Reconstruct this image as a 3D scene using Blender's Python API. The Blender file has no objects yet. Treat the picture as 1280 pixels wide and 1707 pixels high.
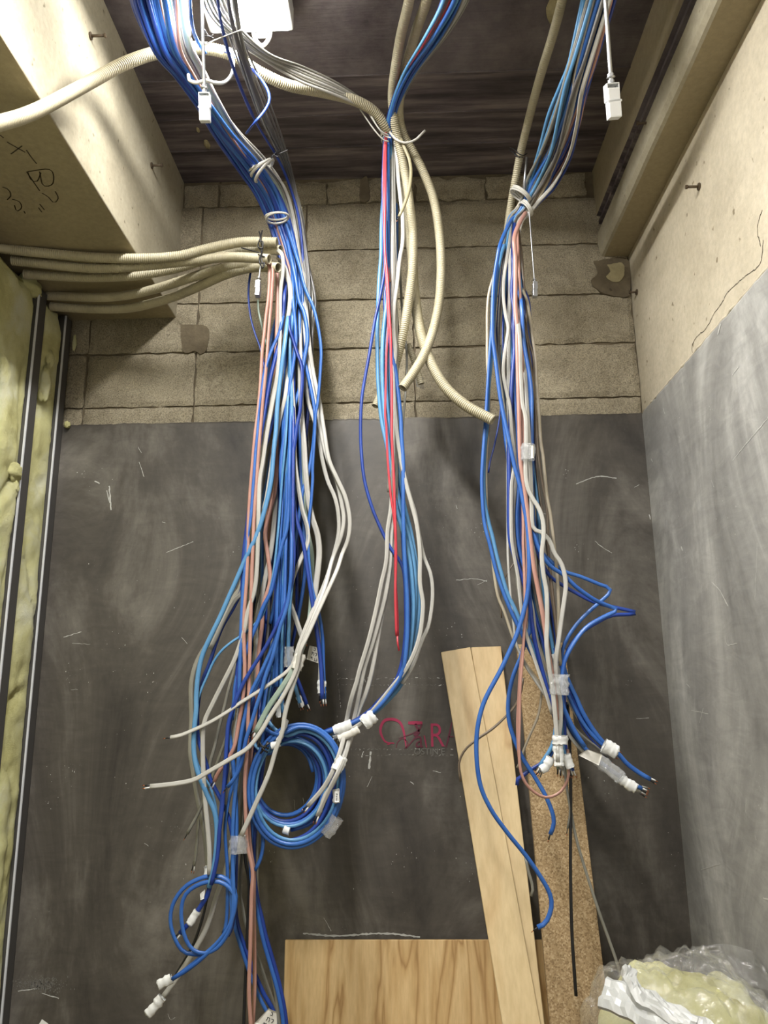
import bpy, bmesh, math, random
from mathutils import Vector, Matrix, noise
random.seed(7)
PI = math.pi
C = bpy.context.scene.collection
scene = bpy.context.scene

# ------------------------------------------------------------------ camera
H = 1.5                       # height of the camera above the floor
F_PX, CX, CY = 1254.0, 640.0, 853.5
def _axes():
    d = Vector((676-CX, -(1145-CY), -F_PX)).normalized()
    u = Vector((576-CX, 4538+CY, -F_PX)); u = (u - u.dot(d)*d).normalized()
    r = d.cross(u)
    return r, d, u
AX, AY, AZ = _axes()          # world X (right), Y (depth), Z (up) seen in camera space
def ray(px, py):
    c = Vector((px-CX, -(py-CY), -F_PX))
    return Vector((AX.dot(c), AY.dot(c), AZ.dot(c)))
def P(px, py, Y):             # point at depth Y
    r = ray(px, py); r = r*(Y/r.y); return Vector((r.x, r.y, r.z+H))
def PZ(px, py, Z):
    r = ray(px, py); r = r*((Z-H)/r.z); return Vector((r.x, r.y, r.z+H))
def PX(px, py, X):
    r = ray(px, py); r = r*(X/r.x); return Vector((r.x, r.y, r.z+H))
cam = bpy.data.cameras.new('camera'); co = bpy.data.objects.new('camera', cam); C.objects.link(co)
cam.sensor_fit = 'HORIZONTAL'; cam.sensor_width = 36.0; cam.lens = 36.0*F_PX/1280.0
cam.clip_start = 0.01
M3 = Matrix((AX, AY, AZ))     # camera -> world
co.matrix_world = Matrix.Translation((0, 0, H)) @ M3.to_4x4()
scene.camera = co
scene.view_settings.view_transform = 'Standard'
scene.view_settings.look = 'None'
scene.view_settings.gamma = 1
scene.view_settings.exposure = 1.0
scene.view_settings.use_curve_mapping = False
# ------------------------------------------------------------------ world and lamps
w = bpy.data.worlds.new('world'); scene.world = w; w.use_nodes = True
w.node_tree.nodes['Background'].inputs[0].default_value = (1.0, 0.98, 0.95, 1)
w.node_tree.nodes['Background'].inputs[1].default_value = 0.40
def area(name, loc, rot, sx, sy, power, col):
    l = bpy.data.lights.new(name, 'AREA'); l.shape = 'RECTANGLE'; l.size = sx; l.size_y = sy
    l.energy = power; l.color = col
    o = bpy.data.objects.new(name, l); C.objects.link(o); o.location = loc; o.rotation_euler = rot
    return o
CEIL = 1.86+H
area('strip_lamp', (-0.37, 1.17, CEIL-0.128), (0, 0, 0), 0.09, 1.0, 40, (1.0, 0.98, 0.95))
area('room_lamp', (-0.30, -0.75, CEIL-0.128), (0, 0, 0), 0.25, 1.1, 34, (1.0, 0.97, 0.92))

# ------------------------------------------------------------------ materials
def srgb(r, g, b):
    f = lambda v: (v/255/12.92) if v/255 <= 0.04045 else ((v/255+0.055)/1.055)**2.4
    return (f(r), f(g), f(b), 1)
def nm(name):
    m = bpy.data.materials.new(name); m.use_nodes = True
    nt = m.node_tree; b = nt.nodes['Principled BSDF']
    return m, nt, b
def N(nt, t, **k):
    n = nt.nodes.new(t)
    for a, v in k.items(): setattr(n, a, v)
    return n
def coords(nt, scale=(1, 1, 1), rot=(0, 0, 0)):
    t = N(nt, 'ShaderNodeTexCoord'); m = N(nt, 'ShaderNodeMapping')
    nt.links.new(t.outputs['Object'], m.inputs[0]); m.inputs['Scale'].default_value = scale
    m.inputs['Rotation'].default_value = rot
    return m.outputs[0]
def noise_n(nt, vec, scale, detail=6, rough=0.6, dist=0):
    n = N(nt, 'ShaderNodeTexNoise'); nt.links.new(vec, n.inputs['Vector'])
    n.inputs['Scale'].default_value = scale; n.inputs['Detail'].default_value = detail
    n.inputs['Roughness'].default_value = rough; n.inputs['Distortion'].default_value = dist
    return n.outputs['Fac']
def ramp(nt, fac, stops):
    r = N(nt, 'ShaderNodeValToRGB'); nt.links.new(fac, r.inputs[0])
    e = r.color_ramp.elements
    while len(e) < len(stops): e.new(0.5)
    for i, (p, c) in enumerate(stops): e[i].position = p; e[i].color = c
    return r.outputs[0]
def mixc(nt, a, b, fac, mode='MIX'):
    m = N(nt, 'ShaderNodeMix', data_type='RGBA', blend_type=mode)
    for sock, v in ((m.inputs[6], a), (m.inputs[7], b), (m.inputs[0], fac)):
        if isinstance(v, (int, float)): sock.default_value = v
        elif isinstance(v, tuple): sock.default_value = v
        else: nt.links.new(v, sock)
    return m.outputs[2]
def bump(nt, b, h, strength, dist):
    n = N(nt, 'ShaderNodeBump'); nt.links.new(h, n.inputs['Height'])
    n.inputs['Strength'].default_value = strength; n.inputs['Distance'].default_value = dist
    nt.links.new(n.outputs[0], b.inputs['Normal'])
def simple(name, col, rough=0.5, metal=0.0, spec=0.5):
    m, nt, b = nm(name); b.inputs['Base Color'].default_value = col
    b.inputs['Roughness'].default_value = rough; b.inputs['Metallic'].default_value = metal
    b.inputs['Specular IOR Level'].default_value = spec
    return m
def pvc(name, col, col2, rough=0.38):
    m, nt, b = nm(name); v = coords(nt)
    nt.links.new(ramp(nt, noise_n(nt, v, 9, 3), [(0.35, col), (0.65, col2)]), b.inputs['Base Color'])
    b.inputs['Roughness'].default_value = rough
    return m
MAT = {
 'blue': pvc('blue_sheath', srgb(38, 84, 156), srgb(54, 102, 172)),
 'dblue': pvc('dark_blue_sheath', srgb(24, 48, 122), srgb(32, 64, 144)),
 'lblue': pvc('light_blue_sheath', srgb(74, 126, 170), srgb(92, 142, 182)),
 'white': pvc('white_sheath', srgb(160, 158, 151), srgb(178, 176, 169)),
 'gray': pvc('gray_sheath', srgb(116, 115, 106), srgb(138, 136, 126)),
 'dgray': pvc('shaded_gray_sheath', srgb(74, 73, 72), srgb(100, 98, 96)),  # gray sheath darkened: shadow behind the bundles put into its colour
 'beige': pvc('beige_sheath', srgb(150, 140, 122), srgb(168, 158, 138)),
 'green': pvc('pale_green_sheath', srgb(128, 146, 132), srgb(150, 162, 150)),
 'salmon': pvc('salmon_sheath', srgb(164, 120, 108), srgb(176, 136, 122)),
 'red': pvc('red_sheath', srgb(178, 48, 60), srgb(190, 62, 72)),
 'black': pvc('black_sheath', srgb(22, 22, 24), srgb(32, 32, 34)),
 'brown': pvc('brown_sheath', srgb(92, 80, 66), srgb(112, 98, 82)),
 'olive': pvc('olive_sheath', srgb(140, 132, 102), srgb(156, 148, 118)),
 'conduit': pvc('cream_conduit', srgb(168, 160, 134), srgb(184, 176, 150), 0.5),
 'copper': simple('bare_copper', srgb(200, 120, 80), 0.3, 1.0),
 'tape': simple('white_tape', srgb(218, 219, 216), 0.5),
 'wrapper': pvc('milky_wrapper', srgb(168, 169, 166), srgb(188, 189, 186), 0.35),
 'lip': simple('lit_steel_edge', srgb(214, 216, 220), 0.4, 0.1),  # stud steel lightened: light catching the edge is put into the colour
 'paper': simple('paper_tag', srgb(205, 202, 192), 0.7),
 'ink': simple('ink', srgb(40, 40, 44), 0.7),
 'plastic_white': simple('white_plastic', srgb(228, 230, 230), 0.4),
 'strap': simple('gray_strap', srgb(190, 188, 180), 0.5),
 'steel': simple('zinc_steel', srgb(200, 202, 204), 0.32, 0.9),
 'dsteel': simple('rusty_tie', srgb(95, 82, 66), 0.6, 0.6),
 'graphite': simple('pencil_line', srgb(62, 52, 38), 0.8),
 'scrape': simple('scraped_white', srgb(190, 190, 184), 0.8),
 'scrape_dim': simple('scraped_gray', srgb(112, 110, 104), 0.8),
 'pink': simple('pink_print', srgb(150, 42, 74), 0.7),
 'pink_dim': simple('faded_pink_print', srgb(96, 40, 56), 0.7),
 'crack': simple('crack_dark', srgb(52, 44, 34), 0.9),
}
def m_concrete(name, lo, hi, sc=3.0, bmp=0.35, pits=True, streak=(1, 1, 1), rough=0.85):
    m, nt, b = nm(name); v = coords(nt); vs = coords(nt, streak)
    a = ramp(nt, noise_n(nt, vs, sc, 9, 0.62, 0.3), [(0.32, lo), (0.68, hi)])
    f = ramp(nt, noise_n(nt, v, 60, 4, 0.7), [(0.3, (0.86, 0.86, 0.86, 1)), (0.7, (1.08, 1.08, 1.08, 1))])
    c = mixc(nt, a, f, 1.0, 'MULTIPLY')
    h = noise_n(nt, v, 90, 6, 0.75)
    if pits:
        p = ramp(nt, noise_n(nt, v, 34, 2, 0.5), [(0.25, (0.45, 0.42, 0.36, 1)), (0.31, (1, 1, 1, 1))])
        c = mixc(nt, c, p, 1.0, 'MULTIPLY')
    nt.links.new(c, b.inputs['Base Color']); b.inputs['Roughness'].default_value = rough
    bump(nt, b, h, bmp, 0.004)
    return m
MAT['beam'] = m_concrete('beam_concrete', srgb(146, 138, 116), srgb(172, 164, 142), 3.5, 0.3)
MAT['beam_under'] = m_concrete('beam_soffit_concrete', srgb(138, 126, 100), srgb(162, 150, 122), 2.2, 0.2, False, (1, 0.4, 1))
MAT['rwall'] = m_concrete('right_wall_concrete', srgb(168, 158, 136), srgb(194, 184, 162), 3.0, 0.35)
def m_ceiling():
    m, nt, b = nm('board_marked_concrete')
    v = coords(nt, (0.9, 12, 1)); v0 = coords(nt)
    s = ramp(nt, noise_n(nt, v, 2.2, 8, 0.65), [(0.34, srgb(56, 50, 54)), (0.5, srgb(90, 82, 86)), (0.66, srgb(128, 119, 120))])
    g = ramp(nt, noise_n(nt, v0, 3.2, 7, 0.6), [(0.3, (0.72, 0.7, 0.7, 1)), (0.7, (1.2, 1.18, 1.12, 1))])
    c = mixc(nt, s, g, 1.0, 'MULTIPLY')
    # smoother plywood-cast part nearer than the boards
    p = ramp(nt, noise_n(nt, v0, 5.5, 9, 0.7), [(0.34, srgb(74, 66, 70)), (0.66, srgb(120, 112, 112))])
    sep = N(nt, 'ShaderNodeSeparateXYZ'); nt.links.new(v0, sep.inputs[0])
    gt = N(nt, 'ShaderNodeMath', operation='GREATER_THAN'); nt.links.new(sep.outputs['Y'], gt.inputs[0]); gt.inputs[1].default_value = 1.975
    c = mixc(nt, p, c, gt.outputs[0])
    nt.links.new(c, b.inputs['Base Color']); b.inputs['Roughness'].default_value = 0.75
    bump(nt, b, noise_n(nt, v, 6, 8, 0.7), 0.35, 0.01)
    return m
MAT['ceil'] = m_ceiling()
def m_block():
    m, nt, b = nm('concrete_block'); v = coords(nt)
    a = ramp(nt, noise_n(nt, v, 2.6, 5, 0.6), [(0.3, srgb(128, 119, 99)), (0.7, srgb(168, 159, 138))])
    s = ramp(nt, noise_n(nt, v, 235, 4, 0.85), [(0.36, (0.42, 0.4, 0.36, 1)), (0.48, (0.97, 0.97, 0.96, 1)), (0.64, (1.5, 1.48, 1.44, 1))])
    c = mixc(nt, a, s, 1.0, 'MULTIPLY')
    st = ramp(nt, noise_n(nt, v, 4.5, 8, 0.7, 1.0), [(0.3, (0.66, 0.64, 0.6, 1)), (0.5, (1, 1, 1, 1)), (0.7, (1.14, 1.13, 1.1, 1))])
    c = mixc(nt, c, st, 1.0, 'MULTIPLY')
    nt.links.new(c, b.inputs['Base Color']); b.inputs['Roughness'].default_value = 0.95
    bump(nt, b, noise_n(nt, v, 150, 5, 0.8), 0.7, 0.006)
    return m
MAT['block'] = m_block()
MAT['mortar'] = m_concrete('mortar', srgb(88, 78, 60), srgb(118, 106, 84), 9, 0.8, True)
MAT['patch'] = m_concrete('pale_mortar_patch', srgb(150, 140, 104), srgb(178, 166, 128), 14, 0.9, True)
def m_plaster(name, lo, mid, hi, rough):
    m, nt, b = nm(name); v = coords(nt); vs = coords(nt, (1, 1, 0.45))
    a = ramp(nt, noise_n(nt, vs, 2.6, 10, 0.66, 0.8), [(0.33, lo), (0.5, mid), (0.67, hi)])
    t = ramp(nt, noise_n(nt, coords(nt, (1, 1, 3), (0.3, 0.2, 0.5)), 7, 8, 0.7, 1.2), [(0.35, (0.86, 0.86, 0.86, 1)), (0.7, (1.16, 1.16, 1.15, 1))])
    c = mixc(nt, a, t, 1.0, 'MULTIPLY')
    sp = ramp(nt, noise_n(nt, v, 130, 2, 0.6), [(0.74, (0, 0, 0, 1)), (0.78, (1, 1, 1, 1))])
    zone = ramp(nt, noise_n(nt, v, 4, 4, 0.6), [(0.5, (0, 0, 0, 1)), (0.62, (1, 1, 1, 1))])
    k = mixc(nt, sp, zone, 1.0, 'MULTIPLY')
    c = mixc(nt, c, srgb(165, 163, 156), k)
    nt.links.new(c, b.inputs['Base Color']); b.inputs['Roughness'].default_value = rough
    bump(nt, b, noise_n(nt, v, 40, 6, 0.7), 0.12, 0.003)
    return m
MAT['plaster'] = m_plaster('dark_skim_plaster', srgb(48, 44, 40), srgb(78, 73, 66), srgb(118, 113, 105), 0.55)
MAT['plaster_r'] = m_plaster('gray_skim_plaster', srgb(112, 111, 108), srgb(144, 143, 139), srgb(184, 183, 178), 0.5)
def m_wool():
    m, nt, b = nm('glass_wool'); v = coords(nt)
    a = ramp(nt, noise_n(nt, v, 5, 8, 0.65, 0.5), [(0.3, srgb(205, 198, 128)), (0.48, srgb(236, 232, 168)), (0.68, srgb(250, 249, 215))])
    nt.links.new(a, b.inputs['Base Color']); b.inputs['Roughness'].default_value = 0.95
    bump(nt, b, noise_n(nt, v, 26, 12, 0.85), 0.8, 0.025)
    return m
MAT['wool'] = m_wool()
def m_stud():
    m, nt, b = nm('galvanised_stud'); v = coords(nt, (1, 1, 0.2))
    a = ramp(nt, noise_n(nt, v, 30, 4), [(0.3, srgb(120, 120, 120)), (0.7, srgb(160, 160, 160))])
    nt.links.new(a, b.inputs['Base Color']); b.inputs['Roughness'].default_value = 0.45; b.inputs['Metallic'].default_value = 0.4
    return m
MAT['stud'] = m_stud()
MAT['stud_dark'] = simple('stud_web_shadow_steel', srgb(84, 82, 80), 0.5, 0.3)  # same stud steel darkened, shade on the web put into its colour
def m_wood(name, cols, sx=8.0, wscale=1.0, zs=0.55, mul_=11.0, fine=(90, 90, 3)):
    m, nt, b = nm(name)
    v = coords(nt, (sx, sx, zs)); vf = coords(nt, fine)
    n = N(nt, 'ShaderNodeTexNoise'); nt.links.new(v, n.inputs['Vector']); n.inputs['Scale'].default_value = wscale
    n.inputs['Detail'].default_value = 3; n.inputs['Distortion'].default_value = 0.5
    mul = N(nt, 'ShaderNodeMath', operation='MULTIPLY'); nt.links.new(n.outputs['Fac'], mul.inputs[0]); mul.inputs[1].default_value = mul_
    fr = N(nt, 'ShaderNodeMath', operation='PINGPONG'); nt.links.new(mul.outputs[0], fr.inputs[0]); fr.inputs[1].default_value = 1.0
    a = ramp(nt, fr.outputs[0], [(0.0, cols[2]), (0.22, cols[1]), (0.8, cols[0])])
    f = ramp(nt, noise_n(nt, vf, 1.0, 3, 0.6), [(0.3, (0.9, 0.88, 0.84, 1)), (0.7, (1.05, 1.05, 1.05, 1))])
    nt.links.new(mixc(nt, a, f, 1.0, 'MULTIPLY'), b.inputs['Base Color']); b.inputs['Roughness'].default_value = 0.55
    return m
MAT['ply'] = m_wood('oak_veneer', (srgb(214, 184, 134), srgb(196, 162, 110), srgb(166, 130, 82)), 13.0, 0.9, 1.0, 9.0, (160, 160, 4))
MAT['pine'] = m_wood('pale_poplar', (srgb(206, 184, 142), srgb(200, 174, 130), srgb(180, 150, 106)), 14.0, 0.5, 0.7, 6.0)
def m_chip():
    m, nt, b = nm('particle_board'); v = coords(nt)
    vo = N(nt, 'ShaderNodeTexVoronoi'); nt.links.new(v, vo.inputs['Vector']); vo.inputs['Scale'].default_value = 260
    s = N(nt, 'ShaderNodeSeparateColor'); nt.links.new(vo.outputs['Color'], s.inputs[0])
    a = ramp(nt, s.outputs[0], [(0.0, srgb(124, 100, 68)), (0.35, srgb(150, 126, 90)), (0.75, srgb(162, 138, 102)), (1.0, srgb(182, 160, 124))])
    nt.links.new(a, b.inputs['Base Color']); b.inputs['Roughness'].default_value = 0.85
    return m
MAT['chip'] = m_chip()
def m_clear(name, tint, gl=0.25, df=0.12, scale=26, trough=0.12):
    m, nt, b = nm(name); nt.nodes.remove(b)
    out = [n for n in nt.nodes if n.type == 'OUTPUT_MATERIAL'][0]
    tr = N(nt, 'ShaderNodeBsdfTransparent'); tr.inputs[0].default_value = tint
    g = N(nt, 'ShaderNodeBsdfGlossy'); g.inputs['Roughness'].default_value = trough
    d = N(nt, 'ShaderNodeBsdfDiffuse'); d.inputs[0].default_value = (0.85, 0.85, 0.83, 1)
    v = coords(nt); bm = N(nt, 'ShaderNodeBump'); nt.links.new(noise_n(nt, v, scale, 5, 0.6, 2.5), bm.inputs['Height'])
    bm.inputs['Strength'].default_value = 0.9; bm.inputs['Distance'].default_value = 0.02
    nt.links.new(bm.outputs[0], g.inputs['Normal'])
    m1 = N(nt, 'ShaderNodeMixShader'); m1.inputs[0].default_value = df
    nt.links.new(tr.outputs[0], m1.inputs[1]); nt.links.new(d.outputs[0], m1.inputs[2])
    m2 = N(nt, 'ShaderNodeMixShader'); m2.inputs[0].default_value = gl
    nt.links.new(m1.outputs[0], m2.inputs[1]); nt.links.new(g.outputs[0], m2.inputs[2])
    nt.links.new(m2.outputs[0], out.inputs[0])
    return m
MAT['bag'] = m_clear('clear_polythene', (1, 1, 0.99, 1), 0.15, 0.06, 13, 0.10)
MAT['ctape'] = m_clear('clear_tape', (0.96, 0.97, 0.98, 1), 0.16, 0.14, 60, 0.2)
def m_emit(name, col, s):
    m, nt, b = nm(name); b.inputs['Emission Color'].default_value = col; b.inputs['Emission Strength'].default_value = s
    b.inputs['Base Color'].default_value = (0.9, 0.9, 0.9, 1)
    return m
MAT['led'] = m_emit('lamp_diffuser', (1, 1, 0.98, 1), 6.0)

# ------------------------------------------------------------------ object helpers
def link(name, me, parent=None):
    o = bpy.data.objects.new(name, me); C.objects.link(o)
    if parent is not None: o.parent = parent
    return o
def tag(o, label=None, cat=None, group=None, kind=None):
    if label: o['label'] = label
    if cat: o['category'] = cat
    if group: o['group'] = group
    if kind: o['kind'] = kind
    return o
def empty(name, loc=(0, 0, 0)):
    o = bpy.data.objects.new(name, None); C.objects.link(o); o.empty_display_size = 0.02
    return o            # children are modelled in world coordinates
def mk(name, verts, faces, mat, parent=None, smooth=False):
    me = bpy.data.meshes.new(name); me.from_pydata([tuple(v) for v in verts], [], faces)
    mats = mat if isinstance(mat, (list, tuple)) else [mat]
    for m in mats: me.materials.append(MAT[m] if isinstance(m, str) else m)
    if smooth: me.polygons.foreach_set('use_smooth', [True]*len(me.polygons))
    me.update()
    return link(name, me, parent)
class MB:
    def __init__(s): s.v = []; s.f = []; s.mi = []
    def add(s, vs, fs, mi=0):
        n = len(s.v); s.v += [Vector(v) for v in vs]
        for f in fs: s.f.append(tuple(i+n for i in f)); s.mi.append(mi)
    def box(s, a, b, mi=0, M=None):
        x0, y0, z0 = a; x1, y1, z1 = b
        vs = [Vector(p) for p in ((x0,y0,z0),(x1,y0,z0),(x1,y1,z0),(x0,y1,z0),(x0,y0,z1),(x1,y0,z1),(x1,y1,z1),(x0,y1,z1))]
        if M is not None: vs = [M @ v for v in vs]
        s.add(vs, [(0,3,2,1),(4,5,6,7),(0,1,5,4),(1,2,6,5),(2,3,7,6),(3,0,4,7)], mi)
    def ribbon(s, pts, widths, nrm, mi=0):
        n = len(pts); vs = []
        for i, p in enumerate(pts):
            t = (pts[min(i+1, n-1)] - pts[max(i-1, 0)]).normalized()
            sd = t.cross(nrm).normalized()
            wd = widths[i] if isinstance(widths, (list, tuple)) else widths
            vs += [p+sd*wd/2, p-sd*wd/2]
        s.add(vs, [(2*i, 2*i+1, 2*i+3, 2*i+2) for i in range(n-1)], mi)
    def tube(s, pts, r, k=10, mi=0, caps=True):
        vs, fs = sweep(pts, [(math.cos(a)*1.0, math.sin(a)*1.0) for a in [2*PI*i/k for i in range(k)]], r, caps=caps)
        s.add(vs, fs, mi)
    def build(s, name, mats, parent=None, smooth=False, bevel=0):
        o = mk(name, s.v, s.f, mats, parent, smooth)
        if isinstance(mats, (list, tuple)) and len(mats) > 1:
            o.data.polygons.foreach_set('material_index', s.mi)
        if bevel:
            b = o.modifiers.new('bevel', 'BEVEL'); b.width = bevel; b.segments = 2; b.limit_method = 'ANGLE'
        return o
def cr(pts, step=0.014, maxn=400):
    """centripetal-like Catmull-Rom through 3D points, evenly resampled"""
    if len(pts) == 2: pts = [pts[0], pts[0].lerp(pts[1], .5), pts[1]]
    q = [pts[0]*2-pts[1]] + list(pts) + [pts[-1]*2-pts[-2]]
    dense = []
    for i in range(1, len(q)-2):
        a, b, c, d = q[i-1], q[i], q[i+1], q[i+2]
        t1 = (c-a)*0.5; t2 = (d-b)*0.5; L = (c-b).length
        for t_ in (t1, t2):
            if t_.length > 1.6*L and t_.length > 0: t_ *= 1.6*L/t_.length
        for k in range(10):
            t = k/10; h = t*t; g = h*t
            dense.append(b*(2*g-3*h+1)+t1*(g-2*h+t)+c*(-2*g+3*h)+t2*(g-h))
    dense.append(pts[-1].copy())
    acc = [0]
    for i in range(1, len(dense)): acc.append(acc[-1]+(dense[i]-dense[i-1]).length)
    n = max(3, min(maxn, int(acc[-1]/step)+1)); out = []; j = 0
    for i in range(n):
        s = acc[-1]*i/(n-1)
        while j < len(acc)-2 and acc[j+1] < s: j += 1
        u = (s-acc[j])/max(1e-9, acc[j+1]-acc[j]); out.append(dense[j].lerp(dense[j+1], min(1, u)))
    return out
def sweep(pts, prof, r, caps=True, ref=None, twist=None):
    """sweep 2D profile (unit) along pts; r scalar or list"""
    n = len(pts); k = len(prof); vs = []; fs = []
    side = None
    for i, p in enumerate(pts):
        t = (pts[min(i+1, n-1)] - pts[max(i-1, 0)]).normalized()
        if ref is not None:
            s_ = t.cross(ref)
            if s_.length < 0.15 and side is not None: s_ = side - t*side.dot(t)
            if s_.length < 1e-6: s_ = Vector((1, 0, 0))
            s_.normalize()
            if side is not None and s_.dot(side) < 0: s_ = -s_
        else:
            if side is None:
                s_ = t.cross(Vector((0.13, 1, 0.07))).normalized()
            else:
                s_ = (side - t*side.dot(t)).normalized()
        side = s_; u = s_; v = t.cross(s_)
        if twist:
            a = twist(i/(n-1)); u, v = u*math.cos(a)+v*math.sin(a), v*math.cos(a)-u*math.sin(a)
        rr = r[i] if isinstance(r, (list, tuple)) else r
        for (x, y) in prof: vs.append(p+u*(x*rr)+v*(y*rr))
    for i in range(n-1):
        for j in range(k):
            a = i*k+j; b = i*k+(j+1) % k
            fs.append((a, b, b+k, a+k))
    if caps:
        fs.append(tuple(reversed(range(k)))); fs.append(tuple(range((n-1)*k, n*k)))
    return vs, fs
ROUND = [(math.cos(2*PI*i/9), math.sin(2*PI*i/9)) for i in range(9)]
FLAT = []
for i in range(16):
    a = 2*PI*i/16
    x = math.cos(a); y = math.sin(a)*0.60
    if abs(x) < 0.2: y *= 0.66
    FLAT.append((x, y))
OVAL = [(math.cos(2*PI*i/10), 0.72*math.sin(2*PI*i/10)) for i in range(10)]
# ---------------------------------------------------------------- bundle routes (centre px, depth, half width px)
ROUTES = {
 'L': [(232,-150,1.28,45),(258,-70,1.38,45),(275,0,1.46,47),(293,77,1.53,34),(318,121,1.60,27),(347,169,1.68,24),(384,225,1.80,26),(425,272,1.93,29),(457,315,2.02,29),(474,365,2.08,26),(488,427,2.10,22),(495,470,2.10,19)],
 'K': [(370,-150,1.26,20),(372,-60,1.36,18),(385,40,1.50,18),(408,120,1.62,18),(438,200,1.80,16),(468,262,1.95,12),(485,310,2.05,9),(500,365,2.10,9),(508,430,2.12,8),(512,470,2.12,8)],
 'M': [(805,-150,1.35,30),(775,-70,1.45,28),(757,0,1.55,22),(725,60,1.65,20),(683,120,1.80,14),(661,165,1.90,10),(650,205,1.98,8),(647,236,2.02,9)],
 'R': [(1035,-150,1.35,36),(1012,-70,1.45,34),(995,0,1.52,30),(968,100,1.62,28),(952,150,1.70,29),(937,200,1.80,32),(920,253,1.93,31),(899,300,2.05,27),(884,330,2.09,18),(872,350,2.11,13),(857,366,2.12,12),(849,405,2.12,13),(846,456,2.12,19)],
}
LOWX = {'L': (495, 34), 'K': (508, 30), 'M': (648, 16), 'R': (848, 30)}
UTOP = {'dblue': -0.75, 'blue': -0.45, 'lblue': -0.2, 'salmon': 0.15, 'red': 0.1, 'dgray': 0.4, 'gray': 0.35, 'white': 0.5, 'beige': 0.7, 'green': 0.4, 'black': 0.3, 'brown': 0.4, 'olive': 0.5}
UTOPR = {'dblue': 0.55, 'blue': 0.1, 'lblue': -0.6, 'salmon': 0.8, 'dgray': 0.0, 'gray': -0.1, 'white': 0.2, 'beige': -0.3, 'green': -0.5, 'black': 0.0, 'brown': -0.15, 'red': 0}
def route_pts(route, x0, y0, col, rnd):
    c, hw = LOWX[route]; ul = max(-1, min(1, (x0-c)/hw))
    ut = (UTOPR if route == 'R' else UTOP)[col]
    if route == 'M': ut = ul
    ut = max(-1, min(1, ut + rnd.uniform(-0.45, 0.45)))
    v = rnd.uniform(-1, 0.4) if col in ('blue', 'dblue', 'lblue', 'salmon', 'red') or route == 'R' else rnd.uniform(0.3, 1); out = []
    rt = ROUTES[route]
    for i, (px, py, Y, h) in enumerate(rt):
        if py > y0-35: break
        k = i/(len(rt)-1); k = k*k*(3-2*k)
        u = ut*(1-k)+ul*k + 0.10*math.sin(i*1.3+v*7)
        out.append(P(px+u*h, py+(0 if route != 'R' else u*h*0.35)+u*h*(-0.3 if route in 'LK' else 0), Y+v*0.017*(0.6+h/40)))
    # beyond the frame the run turns up into the slab
    p = out[0]
    top = [Vector((p.x*1.0, p.y-0.35, CEIL+0.01)), Vector((p.x, p.y-0.22, p.z+0.10))]
    return top + out
def cable(col, wpx, route, Y, pts, label, group=None, prof=None, ends=0, seed=None, name='cable'):
    """wpx: apparent width in photo px at ~2.1 m; pts: 'x,y x,y,Y ...'"""
    rnd = random.Random(seed if seed is not None else hash_s(label+pts))
    raw = []
    yc = Y
    for s in pts.split():
        t = [float(q) for q in s.split(',')]
        if len(t) > 2: yc = t[2]
        raw.append((t[0], t[1], yc))
    P3 = [P(*t) for t in raw]
    if route: P3 = route_pts(route, raw[0][0], raw[0][1], col, rnd) + P3
    r = wpx/2/590.0
    path = cr(P3, 0.015)
    if prof is None: prof = 'f' if col in ('white', 'gray', 'green') and wpx > 5.5 else 'o'
    pr = {'f': FLAT, 'o': OVAL, 'r': ROUND}[prof]
    ph = rnd.uniform(-0.5, 0.5); am = rnd.uniform(0.2, 0.7)
    vs, fs = sweep(path, pr, r, ref=Vector((0, 1, 0)), twist=lambda s: ph+am*math.sin(s*5+ph*9))
    o = mk(name, vs, fs, col, None, True)
    tag(o, label, 'cable', group)
    if ends:
        e = path[-1]; t = (path[-1]-path[-3]).normalized(); sd = t.cross(Vector((0, 1, 0))).normalized()
        for q in range(ends):
            off = sd*((q-(ends-1)/2)*r*0.8)
            cm = ['black', 'tape', 'gray'][q % 3]
            vs, fs = sweep([e-t*0.002+off, e+t*0.006+off*1.2, e+t*0.013+off*1.5], ROUND, r*0.34)
            c = mk('conductor', vs, fs, cm, o, True)
            vs, fs = sweep([e+t*0.0125+off*1.48, e+t*0.019+off*1.6], ROUND, r*0.16)
            mk('copper_tip', vs, fs, 'copper', c, True)
    return o
def hash_s(s):
    h = 5381
    for ch in s: h = (h*33+ord(ch)) & 0xffffffff
    return h
def conduit(pts, wpx_r, label, group=None, open_end=False, Y=2.05, smooth_pitch=0.0046):
    raw = []
    for s in pts.split():
        t = [float(q) for q in s.split(',')]; raw.append((t[0], t[1], t[2] if len(t) > 2 else Y))
    P3 = [P(*t) for t in raw]
    base = cr(P3, 0.00148, 2600)
    r = wpx_r
    rad = [r*(1.0 if (i % 4 < 2) else 0.86) for i in range(len(base))]
    k = 16; prof = [(math.cos(2*PI*i/k), math.sin(2*PI*i/k)) for i in range(k)]
    vs, fs = sweep(base, prof, rad, caps=False)
    # wall thickness at both ends
    n = len(base)
    for e, d in ((0, 1), (n-1, -1)):
        st = len(vs)
        for depth, rr in ((0, 0.82), (6, 0.82), (60, 0.82)):
            idx = e+d*depth
            idx = max(0, min(n-1, idx))
            cpt = base[idx]
            for j in range(k):
                q = vs[idx*k+j]; vs.append(cpt+(q-cpt).normalized()*r*rr)
        ring0 = e*k
        for j in range(k):
            j2 = (j+1) % k
            f = (ring0+j, ring0+j2, st+j2, st+j)
            fs.append(f if d < 0 else tuple(reversed(f)))
            for q in range(2):
                f = (st+q*k+j, st+q*k+j2, st+(q+1)*k+j2, st+(q+1)*k+j)
                fs.append(f if d < 0 else tuple(reversed(f)))
    o = mk('conduit', vs, fs, 'conduit', None, True)
    return tag(o, label, 'conduit', group)

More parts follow.
